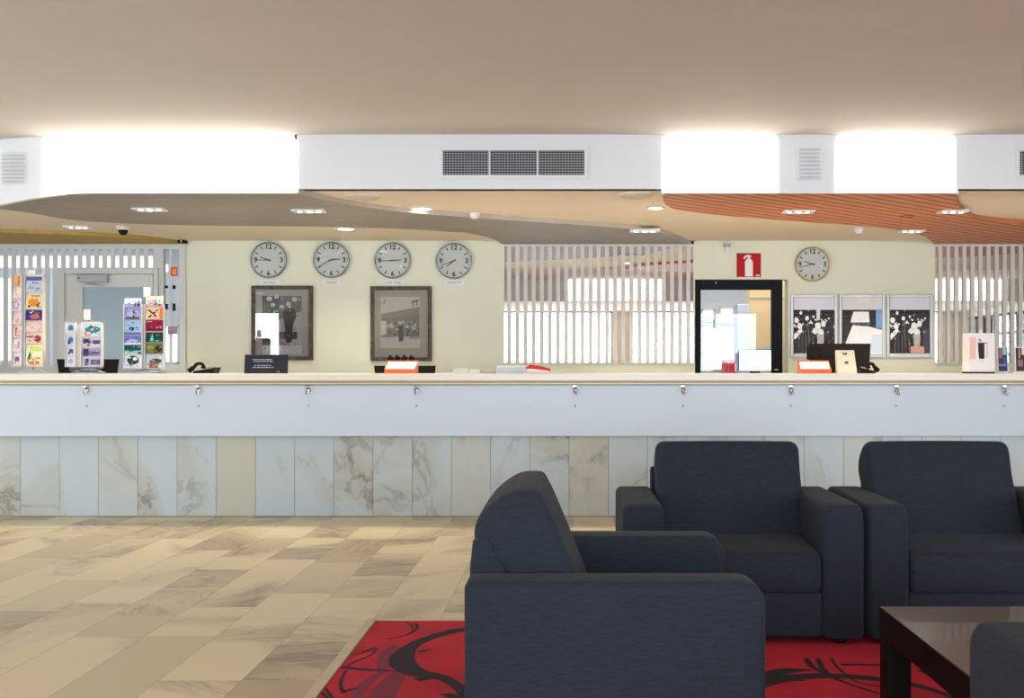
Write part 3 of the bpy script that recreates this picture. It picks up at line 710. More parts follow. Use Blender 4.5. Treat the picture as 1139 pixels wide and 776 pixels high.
# ================================================================ BACK WALL ITEMS
def hand(mb, c, ang, ln, wd, y, m, tail=.02):
    a = math.radians(90-ang); u = Vector((math.cos(a), 0, math.sin(a))); v = Vector((-u.z, 0, u.x))
    c = Vector((c[0], y, c[2])); pts = [c-u*tail-v*wd, c-u*tail+v*wd, c+u*ln+v*wd*.6, c+u*ln-v*wd*.6]
    mb.prism(pts, (0, -.002, 0), m)
def clock(px, py, r_px, hang, mang, rim, label, city=None, citylabel=None):
    d = DB-.001; c = W(px, py, d); R = r_px*d/F
    t = thing('wall_clock', c, label, 'clock', 'round wall clocks')
    MB().lathe(c, [(R*.9, .0), (R, .0), (R, .03), (R*.975, .042), (R*.93, .042), (R*.91, .032), (R*.91, .02)], rim, 'y', 48, cap=False).build('rim', t)
    face = MB().lathe(c, [(.001, .02), (R*.93, .02), (R*.93, .015), (.001, .015)], mat('clock_face', srgb(222, 226, 222), .5, spec=.2), 'y', 48, smooth=False)
    dial = face.build('dial', t)
    mk = MB(); ink = mat('clock_ink', srgb(40, 44, 48), .5)
    for k in range(12):
        a = math.radians(90-30*k)
        if k % 3 == 0: continue
        u = Vector((math.cos(a), 0, math.sin(a))); v = Vector((-u.z, 0, u.x)); cc = Vector((c.x, c.y-.0202, c.z))
        mk.prism([cc+u*R*.66+v*.0055, cc+u*R*.66-v*.0055, cc+u*R*.85-v*.0055, cc+u*R*.85+v*.0055], (0, -.001, 0), ink)
    for k, s in ((0, '12'), (3, '3'), (6, '6'), (9, '9')):
        a = math.radians(90-30*k); mk.text(s, R*.38, (c.x+math.cos(a)*R*.71, c.y-.0208, c.z+math.sin(a)*R*.73), ink, bold=.0022)
    mk.build('numerals', dial)
    hb = MB(); hand(hb, c, hang, R*.5, .0062, c.y-.024, ink, R*.12); hb.build('hour_hand', t)
    hb = MB(); hand(hb, c, mang, R*.76, .0046, c.y-.027, ink, R*.14); hb.build('minute_hand', t)
    MB().lathe(c, [(.001, .034), (R*.915, .034), (R*.915, .033), (.001, .033)], M_glass, 'y', 48, smooth=False).build('glass', t)
    if city:
        yp = 314.3; 
        t2 = thing('city_label', W(px, yp+4, d), citylabel, 'label')
        hw = 11.2 if len(city) > 6 else 10.2
        pl_ = MB().box(X(px-hw+.5, d), X(px+hw+.5, d), d-.004, d, Z(yp+3, d), Z(yp-3, d), pm(232, 236, 240)).build('plate', t2)
        MB().text(city, .032, (X(px+.5, d), d-.0045, Z(yp, d)), pm(120, 124, 132)).build('lettering', pl_)
rim1 = mat('clock_rim_steel', srgb(150, 158, 162), .25, .9); rim2 = mat('clock_rim_brass', srgb(188, 160, 112), .28, .9)
clock(299.2, 289.3, 20.2, 292, 270, rim1, 'steel rimmed wall clock above the left framed picture, leftmost of the clocks', 'HELSINKI', 'small white city label reading HELSINKI under the leftmost clock')
clock(368.8, 289.3, 20.2, 83, 242, rim1, 'steel rimmed wall clock between the two framed pictures, second from the left', 'PEKING', 'small white city label under the second clock from the left')
clock(436.9, 289.8, 20.2, 86, 267, rim1, 'steel rimmed wall clock above the right brown framed picture, third from the left', 'NEW YORK', 'small white city label reading NEW YORK under the third clock')
clock(505, 290.3, 20.2, 232, 250, rim1, 'steel rimmed wall clock beside the slatted screen, fourth from the left', 'LONDON', 'small white city label reading LONDON under the fourth clock')
clock(903.2, 294, 19.4, 290, 256, rim2, 'brass rimmed wall clock right of the red fire extinguisher sign')

# framed photographs
def blob(mb, cx, cy, rx, ry, m, d, y, seed=0, n=12, jag=.25):
    rd = random.Random(seed); ang = [2*math.pi*i/n for i in range(n)]
    pts = [W(cx+rx*math.cos(a)*(1-jag*rd.random()), cy+ry*math.sin(a)*(1-jag*rd.random()), d) for a in ang]
    for p in pts: p.y = y
    mb.face(pts, m)
def poly(mb, pts, m, d, y):
    ps = [W(a, b, d) for a, b in pts]
    for p in ps: p.y = y
    mb.face(ps, m)
d = DB-.001
M_pglass = glassmat('picture_glass', refl=.07); M_low = glassmat('matt_glass', refl=.0015)
M_burl = mat('mottled_frame', srgb(78, 66, 56), .4, spec=.3, var=.75, vscale=22)
def picture(px0, py0, px1, py1, wpx, fm, label, art, cat='picture', name='framed_picture', dep=.035):
    t = thing(name, W((px0+px1)/2, py1, d), label, cat)
    mb = MB(); frame_rect(mb, px0, py0, px1, py1, wpx, wpx, wpx, wpx, d-dep, d, fm, .004); mb.build('frame', t)
    mb = MB(); art(mb, px0+wpx, py0+wpx, px1-wpx, py1-wpx); mb.build('artwork', t)
    MB().box(X(px0+wpx, d), X(px1-wpx, d), d-dep*.6-.002, d-dep*.6, Z(py1-wpx, d), Z(py0+wpx, d), M_pglass if name == 'framed_picture' else M_low).build('glass', t)
def art1(mb, a, b, c_, e):
    g = lambda v: pm(v, v, int(v*1.04) if v < 240 else v)
    mb.box(X(a, d), X(c_, d), d-.012, d-.008, Z(e, d), Z(b, d), pm(168, 162, 152))
    poly(mb, [(292, 329), (336, 329), (336, 394), (292, 394)], g(96), d, d-.0125)
    poly(mb, [(292, 329), (312, 329), (309, 352), (307, 382), (292, 388)], g(28), d, d-.0130)
    poly(mb, [(324, 350), (336, 346), (336, 388), (322, 388)], g(170), d, d-.0130)
    poly(mb, [(310, 355), (326, 352), (330, 372), (320, 385), (308, 372)], g(150), d, d-.0131)
    poly(mb, [(292, 384), (336, 384), (336, 394), (292, 394)], g(196), d, d-.0132)
    poly(mb, [(318, 343), (327, 342), (330, 352), (326, 362), (325, 380), (319, 382), (317, 362), (315, 350)], g(16), d, d-.0134)
    poly(mb, [(300, 344), (309, 342), (312, 352), (308, 366), (309, 383), (302, 384), (300, 362)], g(14), d, d-.0134)
    for (x, y, s) in ((304, 339, 3), (321, 338, 3), (314, 341, 2.6), (328, 333, 3.4), (300, 332, 3.6), (308, 330, 3)): blob(mb, x, y, s, s*.9, g(200), d, d-.0136, int(x))
    poly(mb, [(310, 369), (331, 369), (331, 377), (309, 377)], g(50), d, d-.0133)
    rr_ = random.Random(5)
    for i in range(60):
        v = rr_.choice([20, 30, 60, 120, 190, 220]); y = rr_.uniform(330, 392); blob(mb, rr_.uniform(294, 334), y, rr_.uniform(.6, 2), rr_.uniform(.6, 2.2 if y < 350 else 1.2), g(v if y < 350 or rr_.random() < .5 else 130), d, d-.01355-i*.00001, i, 7, .6)
    mb.box(X(284, d), X(293, d), d-.0125, d-.012, Z(326.6, d), Z(325.6, d), g(235))
def art2(mb, a, b, c_, e):
    g = lambda v: pm(v, int(v*.98), int(v*.94))
    mb.box(X(a, d), X(c_, d), d-.012, d-.008, Z(e, d), Z(b, d), pm(176, 168, 152))
    poly(mb, [(423.5, 330), (467.5, 330), (467.5, 387), (423.5, 387)], g(206), d, d-.0125)
    poly(mb, [(424, 349), (467, 341), (467, 352), (424, 356)], g(150), d, d-.0127)
    poly(mb, [(424, 354), (467, 350), (467, 374), (424, 375)], g(138), d, d-.0128)
    poly(mb, [(424, 357), (430, 357), (430, 372), (424, 373)], g(206), d, d-.0130)
    poly(mb, [(443, 362), (448, 362), (449, 379), (444, 380)], g(84), d, d-.0131); poly(mb, [(452, 361), (455, 361), (455, 374), (452, 374)], g(96), d, d-.0131)
    for (x, y, s) in ((436, 362, 3.4), (445, 359, 2.6), (449, 358, 2), (453, 363, 2.4), (460, 365, 3)): blob(mb, x, y, s, s, g(196), d, d-.0133, int(x))
    rr_ = random.Random(9)
    for i in range(50): blob(mb, rr_.uniform(431, 466), rr_.uniform(357, 377), rr_.uniform(.4, 1.6), rr_.uniform(.5, 2), g(rr_.choice([50, 80, 110, 170, 215])), d, d-.01335-i*.00001, i, 7, .6)
    for k in range(6): poly(mb, [(455+k*2, 366), (456+k*2, 366), (457+k*2, 377), (456+k*2, 377)], g(100), d, d-.0132)
    poly(mb, [(458, 335), (466, 333), (466, 334.5), (458, 336.5)], g(80), d, d-.013); poly(mb, [(426, 338), (428.5, 333), (429.5, 333), (427, 339)], g(110), d, d-.013)
    poly(mb, [(459, 335), (460, 335), (460, 341), (459, 341)], g(90), d, d-.013); poly(mb, [(463, 334), (464, 334), (464, 340), (463, 340)], g(90), d, d-.013)
picture(279.3, 317.5, 347.8, 400.5, 4.2, M_burl, 'brown framed black and white photograph of standing people, under the leftmost clock', art1)
picture(411.8, 318.2, 480, 401.5, 4.2, M_burl, 'brown framed pale photograph of a street canopy, under the third clock', art2)
M_alu = mat('pale_silver_frame', srgb(190, 192, 190), .35, .3)
DKG = (40, 37, 37)
def art_flowers(x0, extra):
    def f(mb, a, b, c_, e):
        mb.box(X(a, d), X(c_, d), d-.012, d-.008, Z(e, d), Z(b, d), pm(228, 228, 244))
        poly(mb, [(a, 344.5), (c_, 344.5), (c_, 393), (a, 393)], pm(*DKG), d, d-.0125)
        wv = pm(253, 253, 254)
        poly(mb, [(x0+3, 373), (x0+11, 364), (x0+13, 368), (x0+4, 378)], wv, d, d-.013)
        for i, (x, y, s) in enumerate(((6, 356, 3), (10, 363, 3), (18, 354, 2.4), (22, 358, 1.4), (11, 348, 1.8), (30, 363, 4), (36, 360, 3.4), (27, 368, 3.2), (33, 370, 4), (4, 362, 1.6), (25, 352, 1.4), (42, 354, 1.2), (48, 363, 1.2))):
            blob(mb, x0+x, y, s, s*1.25, wv, d, d-.0131, i+int(x0))
        rr_ = random.Random(11)
        for i in range(46):
            cx_, cy_ = rr_.choice([(7, 366), (20, 356), (31, 366), (33, 362), (12, 360), (36, 366)])
            blob(mb, x0+min(max(cx_+rr_.gauss(0, 4.0), 4.5), c_-x0-2.5), cy_+rr_.gauss(0, 4.5), rr_.uniform(.5, 1.5), rr_.uniform(.5, 1.9), wv if rr_.random() > .25 else pm(60, 56, 56), d, d-.01315-i*.00001, i, 7, .6)
        poly(mb, [(x0+29, 372), (x0+37, 372), (x0+36, 386), (x0+30, 386)], pm(190, 186, 186), d, d-.0132)
        poly(mb, [(x0+18, 357), (x0+19.5, 357), (x0+21, 386), (x0+20, 386)], pm(104, 100, 100), d, d-.0132)
        for q in (8, 12, 16, 24): poly(mb, [(x0+q, 372), (x0+q+.8, 371), (x0+q+1.2, 392), (x0+q+.3, 392)], pm(92, 88, 88), d, d-.0129)
        if extra: poly(mb, [(x0+26, 385), (x0+41, 385), (x0+41, 392.5), (x0+26, 392.5)], pm(214, 168, 140), d, d-.0133); poly(mb, [(x0+40, 366), (c_-.5, 366), (c_-.5, 392.5), (x0+41, 392.5)], pm(70, 60, 86), d, d-.0128)
        else: poly(mb, [(x0+28, 337), (x0+33, 337), (x0+32, 356), (x0+28.5, 356)], pm(225, 232, 244), d, d-.0133)
    return f
def art_lamp_reflection(mb, a, b, c_, e):
    mb.box(X(a, d), X(c_, d), d-.012, d-.008, Z(e, d), Z(b, d), pm(228, 229, 234))
    poly(mb, [(a, 344.5), (c_, 344.5), (c_, 393), (a, 393)], pm(*DKG), d, d-.0125)
    wv = pm(252, 254, 255)
    poly(mb, [(949, 346.5), (966, 346.5), (967, 358.5), (945.5, 358.5)], wv, d, d-.013)  # white lamp shapes paint a glass reflection into the artwork
    poly(mb, [(a+3.5, 382), (948, 361.5), (966, 363), (c_, 367), (c_, 393), (a+1, 393)], wv, d, d-.0128)
    poly(mb, [(974, 345), (981, 345), (981, 366), (974, 364)], pm(130, 172, 226), d, d-.0127)
    poly(mb, [(970, 372), (c_, 372), (c_, 392), (966, 392)], pm(222, 240, 252), d, d-.0131)
    for i, (x, y) in enumerate(((950, 360), (955, 361), (960, 360), (964, 361))): blob(mb, x, y, 2, 1.4, pm(110, 112, 116), d, d-.0132, i)
    poly(mb, [(953, 330.5), (966, 330.5), (966, 336.5), (953, 336.5)], pm(238, 238, 236), d, d-.0132)
picture(879.5, 327.5, 931.5, 397.5, 3, M_alu, 'silver framed flower silhouette poster, nearest the office door', art_flowers(879.5, False), 'poster', 'framed_poster', .025)
picture(933.5, 327.5, 984.5, 397.5, 3, M_alu, 'silver framed poster with a painted lamp reflection, middle of the three posters', art_lamp_reflection, 'poster', 'framed_poster', .025)
picture(986.5, 327.5, 1037.5, 397.5, 3, M_alu, 'silver framed flower silhouette poster with an orange base, next to the right screen', art_flowers(986.5, True), 'poster', 'framed_poster', .025)

# fire extinguisher sign
t = thing('fire_extinguisher_sign', W(832, 308, d), 'square red sign with a white fire extinguisher symbol above the office door', 'sign')
MB().box(X(819.3, d), X(846.3, d), d-.006, d, Z(308, d), Z(281.5, d), pm(176, 14, 26), .001).build('sign_plate', t)
mb = MB(); wv = pm(240, 236, 242); y_ = d-.0068
poly(mb, [(828.6, 307.4), (828.6, 291.5), (829.6, 289), (831.5, 287.4), (831.5, 285.6), (834, 285.6), (834, 287.4), (836.2, 289), (837.2, 291.5), (837.2, 307.4)], wv, d, y_)
poly(mb, [(826.6, 287.2), (828.2, 284.8), (831, 283.4), (835.4, 284), (835.4, 286), (831, 285.4), (829.6, 286.4), (828, 288.4)], wv, d, y_-.0004)
poly(mb, [(840.5, 305.5), (845, 305.5), (845, 307), (840.5, 307)], pm(240, 200, 205), d, y_)
mb.build('symbol', t)

# ================================================================ ITEMS ON THE COUNTER
ZT = 1.135; DO = 9.42
def zc(py, d=DO): return Z(py, d)
# wire/board postcard racks with individual cards
CARDW = []
def card(px0, py0, px1, py1, base, shapes, label, group, dd, tilt=.012):
    """one postcard leaning slightly back; px rectangle at depth dd"""
    x0, x1, z0, z1 = X(px0, dd), X(px1, dd), Z(py1, dd), Z(py0, dd)
    mb = MB(); mb.prism([(x0, dd, z0), (x1, dd, z0), (x1, dd+tilt, z1), (x0, dd+tilt, z1)], (0, .0016, 0), pm(*base))
    w_, h_ = x1-x0, z1-z0
    def P(u, v, e): return Vector((x0+u*w_, dd+tilt*v-.0008-e*.0003, z0+v*h_))
    for i, (kind, cx, cy, rx, ry, col) in enumerate(shapes):
        if kind == 'r': pts = [P(cx-rx, cy-ry, i), P(cx+rx, cy-ry, i), P(cx+rx, cy+ry, i), P(cx-rx, cy+ry, i)]
        elif kind == 't': pts = [P(cx-rx, cy-ry, i), P(cx+rx, cy-ry, i), P(cx, cy+ry, i)]
        elif kind == 'x': 
            for s in (-1, 1): mb.face([P(cx-rx, cy-s*ry*.9, i), P(cx-rx*.6, cy-s*ry, i), P(cx+rx, cy+s*ry*.8, i), P(cx+rx*.7, cy+s*ry, i)], pm(*col))
            continue
        else: pts = [P(cx+rx*math.cos(a), cy+ry*math.sin(a), i) for a in [2*math.pi*q/12 for q in range(12)]]
        mb.face(pts, pm(*col))
    rr_ = random.Random(label); pal = [base]+[s_[5] for s_ in shapes]+[tuple(min(255, int(c*1.15)+10) for c in base), tuple(int(c*.75) for c in base)]
    for i in range(16):
        cx, cy, a_, b_ = rr_.uniform(.12, .88), rr_.uniform(.12, .88), rr_.uniform(.03, .12), rr_.uniform(.02, .08)
        if rr_.random() < .5: cy = .12+.25*rr_.random()
        n_ = 6; c_ = rr_.choice(pal)
        mb.face([P(min(max(cx+a_*math.cos(q*1.047+.3)*rr_.uniform(.5, 1.2), .02), .98), min(max(cy+b_*math.sin(q*1.047+.3)*rr_.uniform(.5, 1.3), .02), .98), 6+i*.2) for q in range(n_)], pm(*c_))
    return tag(mb.build('postcard', org=(x0, dd, z0)), label, 'postcard', group)
# --- left tall cream rack
def rack(px0, px1, pytop, pybot, header, board, label, cols, rowys, dd):
    xm = (px0+px1)/2; t = thing('postcard_rack', (X(xm, dd), dd+.12, ZT), label, 'postcard rack', 'postcard racks on the counter')
    # wire base ring
    c = (X(xm, dd), dd+.10, ZT+.006); r = (px1-px0)/2*.85*dd/F
    ring = [(c[0]+r*math.cos(a), c[1]+r*.8*math.sin(a), c[2]) for a in [2*math.pi*q/28 for q in range(28)]]
    mb = MB().tube(ring, .006, M_white if header != 'wire' else M_mull, close=True)
    arch = smooth_path([(c[0]-r, c[1], ZT+.006), (c[0]-r*.5, c[1], ZT+.028), (c[0], c[1], ZT+.034), (c[0]+r*.5, c[1], ZT+.028), (c[0]+r, c[1], ZT+.006)])
    mb.tube(arch, .005, M_white if header != 'wire' else M_mull); mb.build('base', t)
    MB().tube([(c[0], c[1], ZT+.03), (c[0], c[1], Z(pytop-3, dd))], .008, M_chrome).build('pole', t)
    for j, (a, b, sk) in enumerate(cols):
        x0, x1 = X(a, dd), X(b, dd); mb = MB()
        mb.prism([(x0, dd+.022, Z(pybot, dd)), (x1, dd+.022+sk, Z(pybot, dd)), (x1, dd+.022+sk, Z(pytop, dd)), (x0, dd+.022, Z(pytop, dd))], (0, .006, 0), board)
        mb.box(x0-.002, x0+.002, dd-.004, dd+.028, Z(pybot, dd), Z(pytop, dd), M_white); mb.box(x1-.002, x1+.002, dd-.004, dd+.028, Z(pybot, dd), Z(pytop, dd), M_white)
        for yy in rowys[j]: mb.tube([(x0, dd-.006, Z(yy, dd)), (x1, dd-.006, Z(yy, dd))], .0016, M_greyframe, 6)
        mb.build('card_column', t)
    mb = MB(); mb.box(X(px0+1, dd), X(px1-3, dd), dd+.03, dd+.09, Z(pybot, dd), Z(pytop+2, dd), board, .01); mb.build('core', t)
    return t
m_crm = mat('cream_card_board', srgb(238, 222, 208), .6)
dd = 9.35
t = rack(12, 49, 305, 408, 'b', m_crm, 'tall cream postcard rack at the left end of the counter', [(13, 24, .0), (27.5, 47.5, .0)], [[318, 332, 346, 361, 375, 391, 407], [325.5, 343.5, 356.5, 369, 382.5, 406]], dd)
MB().box(X(29, dd), X(37, dd), dd+.03, dd+.036, Z(305, dd), Z(300, dd), M_paper).build('header_card', t)
G1 = 'postcards in the tall cream rack'
R = 'right column of tall cream rack'
card(28.5, 307, 46.5, 325, (196, 204, 222), [('r', .5, .85, .48, .12, (90, 100, 160)), ('r', .4, .25, .3, .03, (150, 150, 170))], 'grey blue sea postcard, topmost in the '+R, G1, dd)
card(28.5, 327, 46.5, 343, (246, 222, 170), [('o', .45, .45, .32, .3, (236, 150, 40)), ('o', .2, .15, .08, .08, (120, 60, 30)), ('o', .75, .15, .08, .08, (120, 60, 30)), ('r', .6, .88, .3, .04, (190, 110, 60))], 'orange animal postcard, second in the '+R, G1, dd)
card(28.5, 344.5, 46.5, 356, (52, 54, 130), [('o', .55, .35, .3, .25, (210, 120, 90)), ('o', .3, .75, .08, .08, (240, 230, 240)), ('o', .75, .7, .06, .1, (200, 100, 60))], 'dark blue night postcard, third in the '+R, G1, dd)
card(28.5, 357.5, 46.5, 368.5, (240, 196, 184), [('o', .45, .4, .4, .45, (244, 216, 206)), ('t', .4, .4, .1, .12, (220, 80, 60))], 'pale pink postcard, fourth in the '+R, G1, dd)
card(28.5, 370, 46.5, 382, (244, 204, 190), [('o', .72, .45, .22, .35, (160, 60, 50)), ('r', .25, .62, .25, .05, (90, 50, 60))], 'pink postcard with a dark red animal, fifth in the '+R, G1, dd)
card(28.5, 383.5, 46.5, 406, (244, 238, 190), [('r', .6, .8, .35, .12, (220, 224, 120)), ('t', .25, .5, .16, .2, (50, 90, 80)), ('o', .5, .12, .38, .1, (220, 130, 80)), ('r', .6, .35, .3, .05, (230, 190, 150))], 'large yellow landscape postcard, lowest in the '+R, G1, dd)
Lc = 'left column of tall cream rack'
for i, (a, b, base, sh, nm) in enumerate([(306, 317.5, (240, 180, 140), [('r', .7, .5, .12, .45, (230, 120, 50))], 'orange edged postcard, topmost in the '),
    (319.5, 331.5, (244, 226, 214), [('r', .4, .5, .2, .3, (236, 200, 180))], 'plain cream postcard, second in the '),
    (333.5, 345.5, (240, 216, 224), [('o', .4, .5, .3, .42, (120, 90, 150)), ('o', .4, .5, .2, .3, (240, 220, 230))], 'postcard with a violet ring, third in the '),
    (347.5, 360.5, (244, 206, 204), [('o', .6, .4, .2, .2, (240, 190, 190))], 'blank pink postcard, fourth in the '),
    (362.5, 374.5, (244, 210, 206), [('r', .4, .5, .12, .4, (200, 60, 60))], 'pink postcard with a red streak, fifth in the '),
    (377, 390.5, (242, 218, 216), [('r', .7, .5, .1, .3, (200, 150, 170))], 'pale pink postcard with a mauve bar, sixth in the '),
    (393, 406, (244, 226, 224), [('o', .5, .5, .3, .25, (120, 90, 150))], 'whitish postcard with a violet spot, lowest in the ')]):
    card(14, a, 23, b, base, sh, nm+Lc, G1, dd)
# --- middle low rack
t = rack(72, 114, 358.5, 408, 'wire', m_crm, 'low wide wire postcard rack in front of a black monitor', [(72.5, 83.5, 0), (90, 113, 0)], [[361, 374.5, 388, 403], [374, 386, 397, 407.5]], dd)
MB().box(X(91, dd), X(98.5, dd), dd+.03, dd+.036, Z(355.5, dd), Z(343.5, dd), M_paper).box(X(90, dd), X(110, dd), dd+.02, dd+.03, Z(359, dd), Z(357.5, dd), M_paper).build('header_card', t)
MB().tube([(X(74, dd), dd+.05, Z(409, dd)), (X(112, dd), dd+.05, Z(409, dd))], .004, M_mull).tube([(X(76, dd), dd+.03, Z(411.5, dd)), (X(110, dd), dd+.03, Z(411.5, dd))], .004, M_mull).build('wire_foot', t)
G2 = 'postcards in the low wire rack'
bl = (90, 140, 200)
for i, (a, b, sh, nm) in enumerate([(360.5, 371.5, [('o', .5, .5, .35, .35, (70, 150, 200)), ('t', .5, .5, .15, .3, (40, 70, 130))], 'white postcard with a teal figure, topmost in the '),
    (373.5, 385, [('o', .5, .5, .3, .35, (100, 110, 190)), ('t', .3, .4, .15, .3, (40, 50, 90))], 'white postcard with a violet figure, second in the '),
    (387, 396.5, [('o', .55, .5, .3, .35, (70, 90, 150)), ('t', .3, .4, .12, .3, (30, 40, 80))], 'white postcard with a navy figure, third in the '),
    (398.5, 408, [('o', .5, .5, .25, .3, (170, 150, 180))], 'white postcard with a faint mauve spot, lowest in the ')]):
    card(73.5, a-1.2, 83, b-1.2, (226, 228, 240), sh, nm+'left column of low wire rack', G2, dd)
for (a, b, base, sh, nm) in [(360.5, 373.5, (214, 226, 230), [('o', .55, .55, .42, .3, (50, 130, 150)), ('o', .3, .2, .2, .2, (236, 130, 120)), ('t', .45, .85, .1, .12, (20, 40, 40))], 'turquoise and coral postcard, topmost in the '),
    (375, 385.5, (206, 200, 216), [('r', .25, .6, .2, .25, (60, 60, 90)), ('r', .75, .5, .2, .2, (90, 80, 110))], 'postcard with dark violet pictures, second in the '),
    (387, 396.5, (170, 160, 200), [('r', .2, .5, .14, .4, (60, 50, 90)), ('r', .6, .4, .3, .2, (90, 80, 130))], 'violet grey postcard, third in the '),
    (398, 407, (196, 190, 214), [('r', .7, .5, .25, .3, (90, 84, 130)), ('r', .25, .5, .1, .4, (70, 60, 90))], 'pale mauve postcard, lowest in the ')]:
    card(91, a, 112, b, base, sh, nm+'right column of low wire rack', G2, dd)
# --- right rack with two columns
t = rack(137, 183, 338, 410, 'wire', mat('tan_board', srgb(200, 180, 164), .6), 'two column postcard rack in front of the glazed door', [(137.5, 157.5, 0), (161, 182, 0)], [[350, 363.5, 373, 383.5, 394.5, 409.5], [343, 355, 368.5, 381, 394, 409.5]], dd)
MB().box(X(158, dd), X(166, dd), dd+.03, dd+.036, Z(330, dd), Z(319, dd), M_paper).build('header_card', t)
G3 = 'postcards in the two column rack'
for (a, b, base, sh, nm) in [(331.5, 340.5, (206, 210, 236), [('r', .5, .2, .48, .1, (150, 150, 190)), ('t', .85, .4, .1, .4, (60, 50, 90)), ('t', .65, .3, .08, .3, (80, 70, 110))], 'pale blue skyline postcard, topmost in the '),
    (341, 354.8, (150, 156, 210), [('o', .5, .5, .35, .3, (190, 196, 230)), ('r', .5, .08, .4, .07, (90, 70, 80))], 'violet dome postcard, second in the '),
    (356, 369, (160, 196, 232), [('o', .4, .3, .12, .15, (30, 60, 50)), ('o', .5, .3, .08, .15, (30, 60, 50))], 'light blue postcard with a dark heart, third in the '),
    (370, 382.5, (110, 116, 190), [('o', .5, .25, .3, .2, (180, 190, 230)), ('r', .5, .05, .48, .06, (236, 236, 244))], 'violet seascape postcard, fourth in the '),
    (383.5, 393.5, (24, 74, 84), [('r', .5, .3, .48, .07, (120, 220, 190)), ('r', .4, .1, .4, .07, (230, 240, 240))], 'dark green wave postcard, fifth in the '),
    (394.5, 409, (214, 220, 226), [('o', .5, .6, .35, .35, (40, 44, 50)), ('o', .62, .7, .14, .14, (230, 230, 232)), ('o', .3, .2, .2, .1, (130, 150, 170))], 'black and white dog face postcard, lowest in the ')]:
    card(138, a, 157, b, base, sh, nm+'left column of two column rack', G3, dd)
for (a, b, base, sh, nm) in [(329, 340, (244, 204, 186), [('r', .5, .12, .48, .08, (190, 160, 190)), ('t', .55, .4, .08, .35, (90, 80, 140)), ('t', .8, .35, .08, .35, (90, 80, 140))], 'pink castle skyline postcard, topmost in the '),
    (341.5, 354.5, (246, 206, 160), [('x', .4, .45, .3, .35, (80, 50, 110)), ('r', .88, .5, .1, .48, (236, 130, 60))], 'orange postcard with a purple cross, second in the '),
    (355.5, 368.5, (150, 24, 62), [('r', .5, .15, .45, .1, (110, 14, 40)), ('r', .2, .85, .15, .04, (220, 160, 170))], 'crimson postcard, third in the '),
    (369.5, 380.5, (18, 66, 58), [('t', .35, .5, .12, .4, (150, 220, 200)), ('r', .6, .1, .3, .03, (60, 130, 110))], 'dark green postcard with a pale streak, fourth in the '),
    (381.5, 393, (110, 118, 60), [('o', .72, .45, .2, .35, (40, 34, 30)), ('o', .25, .6, .2, .2, (140, 146, 80))], 'olive green postcard with a dark bird, fifth in the '),
    (394, 409, (186, 198, 210), [('o', .55, .5, .35, .2, (60, 80, 50)), ('r', .45, .22, .25, .22, (150, 86, 70))], 'red cabin and tree postcard, lowest in the ')]:
    card(162, a, 181.5, b, base, sh, nm+'right column of two column rack', G3, dd)

# monitors standing on the work desk
def monitor(px0, px1, pyt, label, dd=10.0, pyb=430, taper=2.5):
    t = thing('monitor', (X((px0+px1)/2, dd), dd+.1, .75), label, 'monitor', 'black computer monitors behind the counter')
    pts = [W(px0, pyt, dd), W(px1, pyt, dd), W(px1-taper, pyb, dd), W(px0+taper, pyb, dd)]
    hs_ = MB().prism(pts, (0, .03, 0), M_black, bev=.004).build('housing', t)
    MB().prism([W(px0+1.2, pyt+1.2, dd-.001), W(px1-1.2, pyt+1.2, dd-.001), W(px1-taper-1.2, pyb-2, dd-.001), W(px0+taper+1.2, pyb-2, dd-.001)], (0, .002, 0), mat('monitor_back', srgb(26, 21, 20), .65, spec=.15)).build('rear_cover', hs_)
    xm = X((px0+px1)/2, dd); MB().box(xm-.04, xm+.04, dd+.03, dd+.08, .76, Z(pyb-10, dd), M_black, .005).build('stand', t)
    MB().box(xm-.12, xm+.12, dd-.05, dd+.18, .75, .765, M_black, .005).build('foot', t)
monitor(63, 131.5, 399.3, 'black monitor seen from behind, mostly hidden by the low wire postcard rack', taper=4)
monitor(416, 484.5, 406.5, 'black monitor barely rising behind the left orange leaflet box')
monitor(900, 968.5, 382, 'large black monitor below the middle poster')
mb = MB(); mb.box(X(897, 9.95), X(912, 9.95), 9.93, 9.95, Z(400, 9.95), Z(386, 9.95), M_black, .004); mb.box(X(902, 9.95), X(910, 9.95), 9.945, 9.995, Z(398, 9.95), Z(390, 9.95), M_black)
tag(mb.build('card_terminal', org=W(904, 400, 9.95)), 'small black device clipped to the left edge of the large monitor', 'device')

# telephones
def phone(px0, px1, label, dd, flip=1):
    xm = X((px0+px1)/2, dd); hw = (px1-px0)/2*dd/F
    t = thing('telephone', (xm, dd+.08, ZT), label, 'telephone', 'black desk telephones')
    sx = lambda u: xm+u*hw*flip
    mb = MB(); mb.prism([(sx(-.55), dd, ZT), (sx(.85), dd, ZT), (sx(1.0), dd, ZT+.05), (sx(.8), dd, ZT+.042), (sx(-.5), dd, ZT+.02)], (0, .17, 0), M_black, bev=.003); body = mb.build('body', t)
    pts = smooth_path([(sx(-.9), dd+.03, ZT+.018), (sx(-.55), dd+.03, ZT+.05), (sx(-.35), dd+.03, ZT+.075), (sx(-.05), dd+.03, ZT+.08), (sx(.12), dd+.03, ZT+.06), (sx(.1), dd+.03, ZT+.04)])
    n = len(pts); MB().tube(pts, [.02 if i < 6 or i > n-6 else .014 for i in range(n)], M_black, 10).build('handset', t)
    mb = MB()
    for a in range(4):
        for b in range(3): mb.box(sx(.15+.16*a)-.005, sx(.15+.16*a)+.005, dd+.03+b*.04, dd+.05+b*.04, ZT+.036+a*.003, ZT+.045+a*.003, M_mull)
    mb.build('keypad', body)
phone(207, 239, 'black telephone with curved handset between the postcards and the notice sign', 9.35)
phone(957, 979, 'black telephone at the right foot of the large monitor', 9.45, -1)

